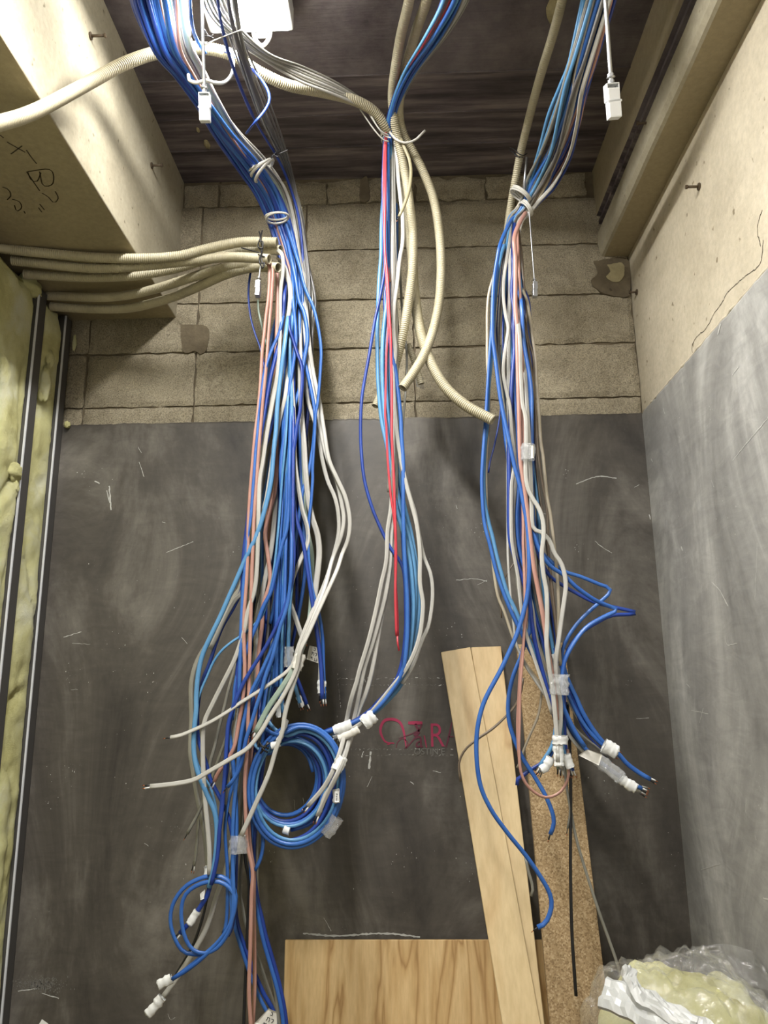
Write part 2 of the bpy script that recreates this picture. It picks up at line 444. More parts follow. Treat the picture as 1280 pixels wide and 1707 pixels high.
# ================================================================= STRUCTURE
def Z(z): return z+H
YB = 2.45
def nz(x, y, z, s=1.0): return noise.noise(Vector((x*s, y*s, z*s)))
# --- back wall of stack-bonded blocks
wb = MB(); wb.box((-1.6, 2.462, 0), (1.1, 2.6, CEIL+0.02), 1)
rows = [(0.775, 0.960), (0.966, 1.162), (1.169, 1.352), (1.359, 1.553), (1.560, 1.746), (1.753, 1.846)]
cols = [-1.50, -1.111, -0.722, -0.335, 0.051, 0.440, 0.828]
rnd = random.Random(3)
for ri, (z0, z1) in enumerate(rows):
    cs = cols if ri < 5 else [-0.80, -0.665, -0.26, 0.068, 0.329, 0.70]
    for ci in range(len(cs)-1):
        x0, x1 = cs[ci]+0.0035, cs[ci+1]-0.0035
        yo = rnd.uniform(-0.0015, 0.0015); nx = max(4, int((x1-x0)/0.016)); nzz = max(4, int((z1-z0)/0.016))
        base = len(wb.v); vs = []
        for j in range(nzz+1):
            for i in range(nx+1):
                x = x0+(x1-x0)*i/nx; z = z0+(z1-z0)*j/nzz
                edge = i in (0, nx) or j in (0, nzz)
                if edge:
                    if i in (0, nx): x += 0.006*nz(x*3, z*28, ri+ci*7)*(1 if ri < 5 else 2.2)
                    if j in (0, nzz): z += 0.006*nz(x*28, z*3, ri*3+ci)*(1 if ri < 5 else 2.2)
                y = YB+yo+0.0022*nz(x, 0, z, 40)+0.0015*nz(x, 1, z, 110)+(0.0055 if edge else 0)
                vs.append((x, y, Z(z)))
        fs = []
        for j in range(nzz):
            for i in range(nx):
                a = j*(nx+1)+i; fs.append((a, a+1, a+nx+2, a+nx+1))
        ring = [i for i in range(nx+1)]+[(j+1)*(nx+1)+nx for j in range(nzz)]+[nzz*(nx+1)+nx-1-i for i in range(nx)]+[(nzz-1-j)*(nx+1) for j in range(nzz-1)]
        st = len(vs)
        for q in ring: v = vs[q]; vs.append((v[0], 2.475, v[2]))
        for q in range(len(ring)):
            q2 = (q+1) % len(ring); fs.append((ring[q2], ring[q], st+q, st+q2))
        wb.add(vs, fs, 0)
# mortar repair beside the right beam
def blob(mb, pts, y, mi, th=0.006, seed=0):
    c = sum((P(a, b, y) for a, b in pts), Vector())/len(pts)
    ring = [P(a, b, y) for a, b in pts]; ring = cr(ring+[ring[0]], 0.005)[:-1]
    vs = [c+Vector((0, -0.002, 0))]+[p+Vector((0.003*nz(p.x*90, seed, p.z*90), 0, 0.003*nz(p.z*90, seed+4, p.x*90))) for p in ring]
    n = len(ring); vs += [p+Vector((0, th+0.01, 0)) for p in vs[1:]]
    fs = [(0, 1+(i+1) % n, 1+i) for i in range(n)]+[(1+i, 1+(i+1) % n, 1+n+(i+1) % n, 1+n+i) for i in range(n)]
    mb.add(vs, fs, mi)
blob(wb, [(990, 435), (1046, 432), (1049, 490), (1030, 494), (1003, 487), (985, 470), (996, 455)], 2.446, 1)
blob(wb, [(1013, 441), (1036, 438), (1041, 452), (1036, 466), (1024, 470), (1011, 462), (1017, 452)], 2.4425, 2, seed=5)
blob(wb, [(300, 540), (345, 545), (345, 580), (335, 590), (325, 585), (305, 585)], 2.4475, 1, seed=9)
blob(wb, [(600, 300), (612, 295), (616, 330), (600, 334)], 2.4475, 1, seed=11)
wall_back = tag(wb.build('wall_back', ['block', 'mortar', 'patch']), 'back wall of stacked rough concrete blocks above dark plaster', kind='structure')
# --- plaster skim on the back wall
def slab(name, x0, x1, fn, mat, parent):
    n = 240; vs = []; fs = []
    for i in range(n+1):
        s = i/n; vs += fn(s)
    k = len(fn(0))
    for i in range(n):
        for j in range(k-1): a = i*k+j; fs.append((a, a+k, a+k+1, a+1))
    return mk(name, vs, fs, mat, parent)
def back_pl(s):
    x = -1.5+(0.829+1.5)*s
    e = 0.898+0.004*nz(x, 0, 0, 9)+0.0035*nz(x, 2, 0, 60)
    if -1.0 < x < -0.42: e -= 0.0
    y0 = 2.437
    return [Vector((x, y0, 0)), Vector((x, y0, Z(e)-0.4)), Vector((x, y0+0.001, Z(e)-0.006)), Vector((x, y0+0.004, Z(e))), Vector((x, 2.47, Z(e)+0.001))]
o = slab('plaster_skim', 0, 1, back_pl, 'plaster', wall_back); o['label'] = 'dark gray scratched plaster covering the lower back wall'
# --- right wall
rw = MB(); rw.box((0.829, -2.4, 0), (1.0, 2.462, CEIL+0.02), 0)
wall_right = tag(rw.build('wall_right', ['rwall']), 'right wall, bare tan concrete above smooth gray plaster', kind='structure')
def right_pl(s):
    y = 2.437-4.6*s
    e = 0.898+0.003*nz(y, 0, 0, 9)+0.005*nz(y, 2, 0, 45)
    return [Vector((0.818, y, 0)), Vector((0.818, y, Z(e)-0.4)), Vector((0.8185, y, Z(e)-0.006)), Vector((0.821, y, Z(e))), Vector((0.835, y, Z(e)+0.001))]
o = slab('plaster_skim', 0, 1, right_pl, 'plaster_r', wall_right); o['label'] = 'smooth gray plaster covering the lower right wall'
# lumpy lip of mortar along the plaster line on the right wall
lp = MB(); pts = [Vector((0.8285, 2.44-0.02*i, Z(0.905+0.006*nz(i, 0, 0, 0.9)))) for i in range(60)]
vs, fs = sweep(pts, ROUND, [0.004+0.004*abs(nz(i, 3, 0, 0.7)) for i in range(60)]); lp.add(vs, fs)
lp.build('mortar_lip', ['rwall'], wall_right, True)
ck = MB()
def strokeX(mb, pl, wd, X, mi=0, jag=0.0):
    pts = cr([PX(a, b, X) for a, b in pl], 0.006)
    pts = [p+Vector((0, jag*nz(i, 1, pl[0][0], 0.8), jag*nz(i, 5, pl[0][1], 0.8))) for i, p in enumerate(pts)]
    mb.ribbon(pts, [wd*(0.5+abs(nz(i, 9, pl[0][0], 0.9))*1.4) for i in range(len(pts))], Vector((-1, 0, 0)), mi)
def strokeY(mb, pl, wd, Y, mi=0, jag=0.0):
    pts = cr([P(a, b, Y) for a, b in pl], 0.006)
    pts = [p+Vector((jag*nz(i, 1, pl[0][0], 0.8), 0, jag*nz(i, 5, pl[0][1], 0.8))) for i, p in enumerate(pts)]
    mb.ribbon(pts, [wd*(0.5+abs(nz(i, 9, pl[0][0], 0.9))*1.4) for i in range(len(pts))], Vector((0, -1, 0)), mi)
for pl in ([(1272, 400), (1266, 440), (1240, 462), (1212, 488), (1203, 505), (1190, 522)], [(1190, 522), (1176, 548), (1162, 560), (1153, 578), (1155, 590)], [(1268, 410), (1262, 380), (1270, 350)]):
    strokeX(ck, pl, 0.0022, 0.8282, 0, 0.004)
ck.build('crack_line', ['crack'], wall_right)
# --- ceiling, floor, left wall
c_ = MB(); c_.box((-1.6, -2.4, CEIL), (1.1, 2.6, CEIL+0.15))
for (y, dz) in ((1.975, 0.004), (2.14, 0.003), (2.29, 0.004)):
    c_.box((-0.80, y-0.003, CEIL-dz), (0.73, y+0.003, CEIL+0.01))
ceiling = tag(c_.build('ceiling', ['ceil']), 'dark board-marked concrete ceiling slab', kind='structure')
lump = MB()
for (px, py, s) in ((925, 12, 0.05), (345, 240, 0.022), (330, 216, 0.012)):
    c0 = PZ(px, py, CEIL); ring = [(c0+Vector((math.cos(a)*s*0.45*(1+0.5*nz(a*2, px, 0)), math.sin(a)*s*(1+0.5*nz(a*2, py, 0)), 0))) for a in [2*PI*i/18 for i in range(18)]]
    vs = [c0+Vector((0, 0, -0.012*(s/0.05)-0.003))]+[p+Vector((0, 0, -0.003)) for p in ring]+ring
    lump.add(vs, [(0, 1+i, 1+(i+1) % 18) for i in range(18)]+[(1+i, 19+i, 19+(i+1) % 18, 1+(i+1) % 18) for i in range(18)])
lump.build('dried_mortar_lump', ['patch'], ceiling, True)
fl = MB(); fl.box((-1.6, -2.4, -0.1), (1.1, 2.6, 0)); tag(fl.build('floor', ['mortar']), 'bare concrete floor below the frame', kind='structure')
wl = MB(); wl.box((-1.5, -2.4, 0), (-1.29, 2.462, Z(1.30))); tag(wl.build('wall_left', ['mortar']), 'left wall behind the yellow insulation', kind='structure')
# --- beams
lb = MB(); lb.box((-1.6, -2.4, Z(1.30)), (-0.80, 2.4615, CEIL), 0)
# bottom face as its own slot
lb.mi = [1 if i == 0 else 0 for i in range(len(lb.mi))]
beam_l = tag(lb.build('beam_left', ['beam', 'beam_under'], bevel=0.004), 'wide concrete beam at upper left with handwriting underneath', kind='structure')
pm = MB()
def strokeZ(pl, wd):
    pts = cr([PZ(a, b, Z(1.2992)) for a, b in pl], 0.01); pm.ribbon(pts, wd, Vector((0, 0, -1)))
for pl in ([(46, 286), (84, 283), (88, 306), (72, 309), (66, 286)], [(46, 286), (52, 300), (62, 302), (68, 288)], [(44, 286), (66, 318)],
           [(70, 322), (80, 328), (90, 338), (97, 330), (92, 319)], [(12, 237), (42, 254)], [(18, 257), (37, 243)], [(44, 250), (52, 262), (61, 273)],
           [(4, 312), (14, 316), (18, 326), (12, 333)], [(20, 332), (32, 336), (36, 346), (28, 352), (24, 342)], [(64, 346), (70, 354)], [(66, 340), (74, 350)], [(40, 352), (42, 356)], [(0, 225), (6, 230)]):
    strokeZ(pl, 0.0032)
pm.build('handwriting', ['graphite'], beam_l)
rb = MB()
prof = [(0.84, 1.87), (0.728, 1.87), (0.727, 1.668), (0.740, 1.664), (0.740, 1.650), (0.732, 1.646), (0.732, 1.634), (0.752, 1.628), (0.752, 1.602), (0.725, 1.592), (0.725, 1.520), (0.733, 1.504), (0.742, 1.500), (0.84, 1.500)]
n = len(prof); ny = 60; vs = []
for i in range(ny+1):
    y = 2.4615-4.8*i/ny
    for (x, z) in prof: vs.append((x+0.0015*nz(x*5, y, z*5, 6), y, Z(z)+0.001*nz(x, y, z, 9)))
fs = []; mi = []
rb.v = [Vector(v) for v in vs]
for i in range(ny):
    for j in range(n-1):
        rb.f.append((i*n+j, i*n+j+1, (i+1)*n+j+1, (i+1)*n+j)); rb.mi.append(2 if 1 < j < 8 else (1 if j in (0, 1, 12) else 0))
beam_r = tag(rb.build('beam_right', ['beam', 'beam_under', 'ceil']), 'stepped concrete beam with long grooves at upper right', kind='structure')
# --- scrape marks on the back plaster
sm = MB()
YS = 2.4362
strokes = [([(960, 807), (980, 799), (1000, 794), (1027, 797)], .004), ([(992, 902), (1005, 913), (1020, 922)], .002), ([(182, 810), (185, 850)], .005), ([(178, 818), (183, 838)], .003),
 ([(158, 802), (166, 806)], .006), ([(106, 1062), (136, 1053)], .002), ([(232, 770), (240, 795)], .002), ([(277, 921), (322, 903)], .0015), ([(618, 1252), (615, 1282)], .007), ([(606, 1252), (603, 1262)], .003),
 ([(30, 1652), (62, 1648)], .003), ([(70, 1656), (98, 1664)], .0025), ([(505, 1556), (560, 1560), (640, 1556), (700, 1562)], .005), ([(540, 1530), (552, 1552)], .0015),
 ([(505, 1330), (508, 1348)], .0015), ([(490, 1333), (492, 1350)], .001), ([(620, 1294), (612, 1312)], .0015), ([(722, 1285), (735, 1288)], .002), ([(684, 1303), (690, 1308)], .002),
 ([(120, 1072), (150, 1074)], .001), ([(118, 1150), (130, 1149)], .001), ([(1080, 805), (1088, 798)], .002), ([(1058, 812), (1066, 808)], .002), ([(1082, 858), (1084, 866)], .004), ([(1060, 1198), (1082, 1197)], .001),
 ([(640, 990), (644, 1003)], .001), ([(760, 842), (762, 848)], .002), ([(270, 870), (276, 872)], .002), ([(230, 745), (236, 755)], .002), ([(760, 967), (790, 965), (812, 969)], .002), ([(796, 975), (812, 967)], .001),
 ([(280, 1690), (284, 1700), (292, 1696)], .001), ([(402, 1395), (405, 1560)], .0)]
for pl, wd in strokes:
    if wd: strokeY(sm, pl, wd, YS, 0, 0.002)
strokeY(sm, [(400, 1560), (382, 1640), (372, 1700)], .0012, YS, 1)
for (a, b, wd) in (((562, 1131), (750, 1131), .004), ((562, 1141), (745, 1142), .003), ((563, 1131), (568, 1180), .003), ((585, 1249), (758, 1249), .003), ((590, 1259), (757, 1259), .003), ((562, 1190), (563, 1245), .002)):
    for k in range(26):
        t0 = k/26; t1 = (k+rnd.uniform(0.1, 0.8))/26
        pa = (a[0]+(b[0]-a[0])*t0, a[1]+(b[1]-a[1])*t0+rnd.uniform(-1.5, 1.5)); pb = (a[0]+(b[0]-a[0])*t1, a[1]+(b[1]-a[1])*t1+rnd.uniform(-1.5, 1.5))
        if (Vector(pa)-Vector(pb)).length > 0.7: strokeY(sm, [pa, pb], wd*rnd.uniform(0.3, 1), YS, 1 if rnd.random() < 0.72 else 0)
def chip(mb, p, u, v, s, mi):
    k = rnd.randint(3, 5); mb.add([p+u*(math.cos(2*PI*i/k)*s*rnd.uniform(.4, 1))+v*(math.sin(2*PI*i/k)*s*rnd.uniform(.4, 1.6)) for i in range(k)], [tuple(range(k))], mi)
for k in range(420):
    q = P(66+rnd.gauss(0, 20), 1641+rnd.gauss(0, 6), YS); chip(sm, q, Vector((1, 0, 0)), Vector((0, 0, 1)), rnd.uniform(.001, .0028), 1)
for c in range(46):
    cx_, cz_ = rnd.uniform(-1.1, 0.8), rnd.uniform(0.5, 2.3); sp = rnd.uniform(0.01, 0.05)
    for k in range(rnd.randint(3, 14)):
        chip(sm, Vector((cx_+rnd.gauss(0, sp), YS, cz_+rnd.gauss(0, sp))), Vector((1, 0, 0)), Vector((0, 0, 1)), rnd.uniform(0.0006, 0.0022), 0 if rnd.random() < .5 else 1)
for k in range(9):
    x, z = rnd.uniform(-1.1, 0.8), rnd.uniform(0.5, 2.35); a = rnd.uniform(0, PI); L = rnd.uniform(.008, .03)
    sm.ribbon([Vector((x, YS, z)), Vector((x+math.cos(a)*L/2, YS, z+math.sin(a)*L/2+.001)), Vector((x+math.cos(a)*L, YS, z+math.sin(a)*L))], 0.001, Vector((0, -1, 0)), rnd.randint(0, 1))
o = sm.build('scrape_marks', ['scrape', 'scrape_dim'], wall_back)
sr = MB(); XS = 0.8172
for pl, wd in (([(1221, 767), (1250, 732), (1282, 694)], .002), ([(1186, 970), (1200, 985), (1213, 1010)], .003), ([(1152, 1184), (1180, 1190)], .002), ([(1166, 1205), (1172, 1180)], .002), ([(1243, 1330), (1243, 1356)], .002),
    ([(1185, 800), (1190, 812)], .001), ([(1262, 905), (1258, 1000)], .0012), ([(1135, 912), (1138, 918)], .005), ([(1144, 1140), (1150, 1146)], .003), ([(1208, 1060), (1212, 1075), (1228, 1072)], .0015), ([(1168, 1450), (1200, 1440)], .0015),
    ([(1272, 1497), (1285, 1500)], .004), ([(1220, 625), (1230, 612)], .003), ([(1105, 680), (1108, 690)], .003), ([(1258, 1392), (1260, 1400)], .002), ([(1085, 765), (1088, 770)], .004), ([(1196, 557), (1201, 540)], .005)):
    strokeX(sr, pl, wd, XS, 0, 0.002)
for c in range(26):
    cy_, cz_ = rnd.uniform(1.4, 2.4), rnd.uniform(0.8, 2.3); sp = rnd.uniform(0.01, 0.04)
    for k in range(rnd.randint(3, 10)):
        chip(sr, Vector((XS, cy_+rnd.gauss(0, sp), cz_+rnd.gauss(0, sp))), Vector((0, 1, 0)), Vector((0, 0, 1)), rnd.uniform(0.0006, 0.002), 0)
sr.build('scrape_marks', ['scrape'], wall_right)
# --- printed lettering on the back wall
def text_mesh(body, size, loc, mat, parent, sx=1.0, bold=0.0, name='lettering'):
    cu = bpy.data.curves.new('t', 'FONT'); cu.body = body; cu.size = size; cu.offset = bold; cu.extrude = 0.0004
    t = bpy.data.objects.new('t', cu); C.objects.link(t)
    dg = bpy.context.evaluated_depsgraph_get(); me = bpy.data.meshes.new_from_object(t.evaluated_get(dg))
    bpy.data.objects.remove(t)
    for v in me.vertices: x, y, z = v.co; v.co = Vector((loc.x+x*sx, loc.y-z, loc.z+y))
    me.materials.clear(); me.materials.append(MAT[mat]); return link(name, me, parent)
YL = 2.4358
def pl_(px, py): return P(px, py, YL)
text_mesh('R', 0.103, pl_(715, 1245), 'pink', wall_back, 0.80, -0.0005)
text_mesh('a', 0.075, pl_(692, 1246), 'pink_dim', wall_back, 0.8, 0.0)
vm = MB()
def vs_(pl, w0, w1, mi=0):
    pts = cr([pl_(a, b) for a, b in pl], 0.003); n = len(pts)
    vm.ribbon(pts, [w0+(w1-w0)*math.sin(PI*i/(n-1)) for i in range(n)], Vector((0, -1, 0)), mi)
vs_([(657, 1239), (642, 1236), (634, 1218), (640, 1202), (654, 1199), (666, 1204), (672, 1216), (675, 1232), (677, 1247)], .003, .009)
vs_([(677, 1247), (690, 1232), (700, 1220)], .003, .004, 1)
vs_([(660, 1247), (663, 1237), (672, 1231), (680, 1240), (674, 1248)], .002, .003, 1)
vs_([(664, 1231), (684, 1224), (696, 1218)], .001, .003, 1)
vs_([(680, 1205), (704, 1205)], .008, .011); vs_([(692, 1207), (697, 1218), (690, 1226)], .008, .008, 1); vs_([(703, 1207), (697, 1220)], .005, .005, 1)
vs_([(707, 1226), (711, 1246)], .003, .004); vs_([(743, 1246), (748, 1228), (753, 1204)], .003, .006, 1); vs_([(748, 1228), (756, 1228)], .003, .003, 1); vs_([(645, 1241), (650, 1240)], .004, .004)
vm.build('script_lettering', ['pink', 'pink_dim'], wall_back)
text_mesh('OSTIN E', 0.026, pl_(690, 1258), 'scrape_dim', wall_back, 1.0, 0.0, 'faint_lettering')
# ================================================================= FIXED THINGS
# lamp
lt = tag(empty('ceiling_lamp', (-0.37, 1.14, CEIL)), 'glowing white strip lamp on the ceiling at top left', 'lamp')
m = MB(); m.box((-0.515, 0.55, CEIL-0.075), (-0.280, 1.733, CEIL)); m.build('lamp_body', ['plastic_white'], lt, bevel=0.006)
m = MB(); m.box((-0.505, 0.56, CEIL-0.085), (-0.290, 1.722, CEIL-0.0755)); m.build('diffuser', ['led'], lt, bevel=0.003)
m = MB()
pts = [Vector((-0.395, 1.735, CEIL-0.05)), Vector((-0.390, 1.742, CEIL-0.085)), Vector((-0.370, 1.745, CEIL-0.108)), Vector((-0.350, 1.742, CEIL-0.085)), Vector((-0.345, 1.735, CEIL-0.05))]
m.tube(cr(pts, 0.006), 0.006, 8); m.box((-0.40, 1.733, CEIL-0.06), (-0.34, 1.745, CEIL-0.03)); m.box((-0.385, 1.738, CEIL-0.085), (-0.355, 1.744, CEIL-0.055))
m.build('end_clip', ['plastic_white'], lt, True)
l2 = tag(empty('ceiling_lamp', (-0.30, -0.75, CEIL)), 'second strip lamp on the ceiling behind the viewpoint', 'lamp')
m = MB(); m.box((-0.43, -1.35, CEIL-0.075), (-0.17, -0.15, CEIL)); m.build('lamp_body', ['plastic_white'], l2)
m = MB(); m.box((-0.42, -1.34, CEIL-0.085), (-0.18, -0.16, CEIL-0.0755)); m.build('diffuser', ['led'], l2)
# nails / form ties
def nail(p, d, label, L=0.035, up=0.0):
    e = tag(empty('steel_form_tie', p), label, 'nail')
    m = MB(); m.tube([p-d*0.02, p+d*L*0.5, p+d*L], 0.0038, 8); m.build('shank', ['dsteel'], e, True)
    m = MB(); m.tube([p+d*(L-0.002), p+d*(L+0.003)], 0.006, 8); m.build('head', ['dsteel'], e)
    m = MB(); m.tube([p-d*0.002, p+d*0.004], 0.010, 10); m.build('washer', ['dsteel'], e)
nail(PX(150, 60, -0.80), Vector((1, 0, 0)), 'rusty steel pin on the left beam side, upper one near the top edge', 0.04)
nail(PX(252, 276, -0.80), Vector((1, 0, 0)), 'rusty steel pin low on the left beam side, beside the ceiling corner', 0.035)
nail(PX(1083, 205, 0.735), Vector((-1, 0, 0)), 'short dark steel pin in the groove of the right beam', 0.035)
nail(PX(1166, 311, 0.829), Vector((-1, 0, 0)), 'short rusty steel pin in the bare concrete of the right wall', 0.035)
nail(PX(1062, 487, 0.829), Vector((-1, 0, 0)), 'thin rusty nail in the corner where block wall meets right wall', 0.025)
# studs
def stud(y0, y1, label):
    m = MB()
    m.box((-1.236, y0, 0), (-1.2, y0+0.0015, Z(1.285))); m.box((-1.2, y0, 0), (-1.170, y0+0.0015, Z(1.285)))
    m.box((-1.1715, y0, 0), (-1.170, y1, Z(1.285))); m.box((-1.236, y1-0.0015, 0), (-1.170, y1, Z(1.285)))
    e = tag(empty('metal_stud', (-1.2, (y0+y1)/2, 0)), label, 'stud')
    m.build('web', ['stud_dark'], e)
    m = MB(); m.box((-1.174, y0-0.004, 0), (-1.1685, y0+0.001, Z(1.285))); o = m.build('edge_lip', ['lip'], e); o['label'] = 'bright folded edge lip'
stud(2.197, 2.245, 'galvanised metal stud between two yellow insulation bays, nearer one')
stud(2.392, 2.436, 'galvanised metal stud standing against the dark back wall')
# insulation
def wool(y0, y1, label, seed, amp=0.03):
    ny, nzv = max(8, int((y1-y0)/0.012)), 230; vs = []; fs = []
    top = 1.262
    for j in range(nzv+1):
        for i in range(ny+1):
            y = y0+(y1-y0)*i/ny; z = -1.5+(top+1.5)*j/nzv
            e = min(1, min(i, ny-i)/3.0); e = math.sqrt(e)
            b = 0.5+0.5*nz(y*2.2, seed, z*1.1, 2.1)+0.35*nz(y, seed+3, z, 9)+0.20*nz(y, seed+5, z, 24)+0.10*nz(y, seed+6, z, 60)
            cr_ = abs(nz(y*1.2, seed+8, z*0.6, 5.0)); b -= 0.5*max(0, 0.12-cr_)/0.12
            x = -1.186+amp*e*max(-0.2, b)
            if j == nzv: z += 0.012*nz(y, seed, 0, 25)
            if j > nzv-4: x -= 0.012*(j-nzv+4)/4
            vs.append((x, y, Z(z)))
    for j in range(nzv):
        for i in range(ny): a = j*(ny+1)+i; fs.append((a, a+ny+1, a+ny+2, a+1))
    st = len(vs)
    # back and top so that the batt has real depth
    vs += [(-1.285, y0, 0.0), (-1.285, y1, 0.0), (-1.285, y1, Z(top)), (-1.285, y0, Z(top))]
    t0 = nzv*(ny+1)
    fs += [(st, st+1, st+2, st+3)] + [(t0+i, st+3, t0+i+1) for i in range(ny)] + [(st+3, st+2, t0+ny)]
    return tag(mk('insulation_batt', vs, fs, 'wool', None, True), label, 'insulation')
wa = wool(0.9, 2.195, 'wide yellow glass wool batt at the left edge of the picture', 1.0)
wc = wool(2.247, 2.390, 'narrow yellow glass wool batt between the two metal studs', 7.0, 0.026)
def flap(c, rx, ry, rz, parent, seed):
    vs = []; fs = []; nu, nv = 22, 16
    for j in range(nv+1):
        for i in range(nu):
            a = 2*PI*i/nu; b = PI*j/nv-PI/2
            d = Vector((math.cos(a)*math.cos(b), math.sin(a)*math.cos(b), math.sin(b)))
            k = 1+0.35*noise.noise(d*2.2+Vector((seed, 0, 0)))+0.18*noise.noise(d*6+Vector((seed, 3, 0)))
            vs.append(c+Vector((d.x*rx*k, d.y*ry*k, d.z*rz*k)))
    for j in range(nv):
        for i in range(nu): a = j*nu+i; b = j*nu+(i+1) % nu; fs.append((a, b, b+nu, a+nu))
    return mk('torn_tuft', vs, fs, 'wool', parent, True)
flap(PX(74, 640, -1.172), 0.020, 0.022, 0.065, wc, 1)
flap(PX(82, 600, -1.172), 0.014, 0.022, 0.03, wc, 5)
flap(PX(22, 786, -1.172), 0.018, 0.04, 0.028, wa, 2)
flap(PX(24, 812, -1.172), 0.012, 0.02, 0.03, wa, 8)
flap(PX(118, 560, -1.20), 0.02, 0.02, 0.02, wc, 9)
flap(PX(50, 478, -1.19), 0.03, 0.05, 0.03, wa, 12)
flap(P(112, 708, 2.425), 0.010, 0.012, 0.012, wc, 14)
flap(P(124, 572, 2.44), 0.006, 0.01, 0.03, wc, 15)
# boards
def board(name, TL, TR, BL, BR, th, mat, label, cat, edge=None):
    n = (TR-TL).cross(BL-TL).normalized()
    if n.y < 0: n = -n
    vs = [TL, TR, BR, BL]+[p+n*th for p in (TL, TR, BR, BL)]
    fs = [(0, 3, 2, 1), (4, 5, 6, 7), (0, 1, 5, 4), (1, 2, 6, 5), (2, 3, 7, 6), (3, 0, 4, 7)]
    me_o = mk(name, vs, fs, mat)
    b = me_o.modifiers.new('bevel', 'BEVEL'); b.width = 0.0015; b.segments = 1
    return tag(me_o, label, cat)
def ext(T, B, zf=0.0): t = (T.z-zf)/(T.z-B.z); return T+(B-T)*t
T1 = P(735, 1087, 2.408); B1 = ext(T1, P(837.5, 1707, 2.185)); T1r = P(784, 1078.5, 2.408); B1r = ext(T1r, P(901, 1707, 2.185))
board('wooden_plank', T1, T1r, B1, B1r, 0.012, 'pine', 'pale wooden plank leaning on the wall, front left one of the pair', 'plank')
T2 = P(785.2, 1079, 2.421); B2 = ext(T2, P(861, 1707, 2.200)); T2r = P(835, 1077, 2.421); B2r = ext(T2r, P(907.5, 1707, 2.200))
board('wooden_plank', T2, T2r, B2, B2r, 0.012, 'pine', 'pale wooden plank leaning half behind the front plank, right one of the pair', 'plank')
T3 = P(861, 1074, 2.415); B3 = ext(T3, P(917, 1707, 2.20)); T3r = P(941, 1071, 2.415); B3r = ext(T3r, P(1017, 1707, 2.20))
board('particle_board_strip', T3, T3r, B3, B3r, 0.018, 'chip', 'speckled brown particle board strip leaning right of the pale planks', 'board')
T4 = P(475, 1567, 2.405); T4r = P(918, 1567, 2.405); B4 = Vector((T4.x+0.01, 2.30, 0)); B4r = Vector((T4r.x+0.01, 2.30, 0))
board('plywood_sheet', T4, T4r, B4, B4r, 0.012, 'ply', 'wide oak veneered plywood sheet at the bottom centre behind the planks', 'sheet')
# ------------------------------------------------------------- bag of insulation, bottom right
def lumpbody(name, c, rx, ry, rz, mat, parent, seed, amp, e=3.2, nu=110, nv=70, f1=5, f2=16, wr=0.0, top=1e9):
    vs = []; fs = []
    sg = lambda v, p: math.copysign(abs(v)**p, v)
    for j in range(nv+1):
        for i in range(nu):
            a = 2*PI*i/nu; b = PI*j/nv-PI/2; q = 2/e
            d = Vector((sg(math.cos(a), q)*sg(math.cos(b), q), sg(math.sin(a), q)*sg(math.cos(b), q), sg(math.sin(b), q)))
            k = 1+amp*(noise.noise(d*f1*0.5+Vector((seed, 0, 0)))+0.45*noise.noise(d*f2*0.5+Vector((seed, 4, 0))))
            if wr: k += wr*(abs(noise.noise(Vector((d.x*9, d.y*3, d.z*7+seed)))) + 0.6*abs(noise.noise(Vector((d.x*4, d.y*14, d.z*4+seed)))))
            p = c+Vector((d.x*rx*k, d.y*ry*k, d.z*rz*k)); p.x = min(p.x, 0.815); p.z = max(0.0, p.z)
            vs.append(p)
    for j in range(nv):
        for i in range(nu): a = j*nu+i; b = j*nu+(i+1) % nu; fs.append((a, b, b+nu, a+nu))
    return mk(name, vs, fs, mat, parent, True)
bg = tag(empty('insulation_bag', (0.57, 1.80, 0)), 'clear plastic bag stuffed with yellow glass wool at the bottom right', 'bag')
lumpbody('wool_filling', Vector((0.595, 1.83, 0.42)), 0.208, 0.22, 0.452, 'wool', bg, 3, 0.07)
lumpbody('plastic_film', Vector((0.590, 1.835, 0.42)), 0.224, 0.245, 0.478, 'bag', bg, 8, 0.05, 3.0, 170, 120, 4, 13, 0.06)
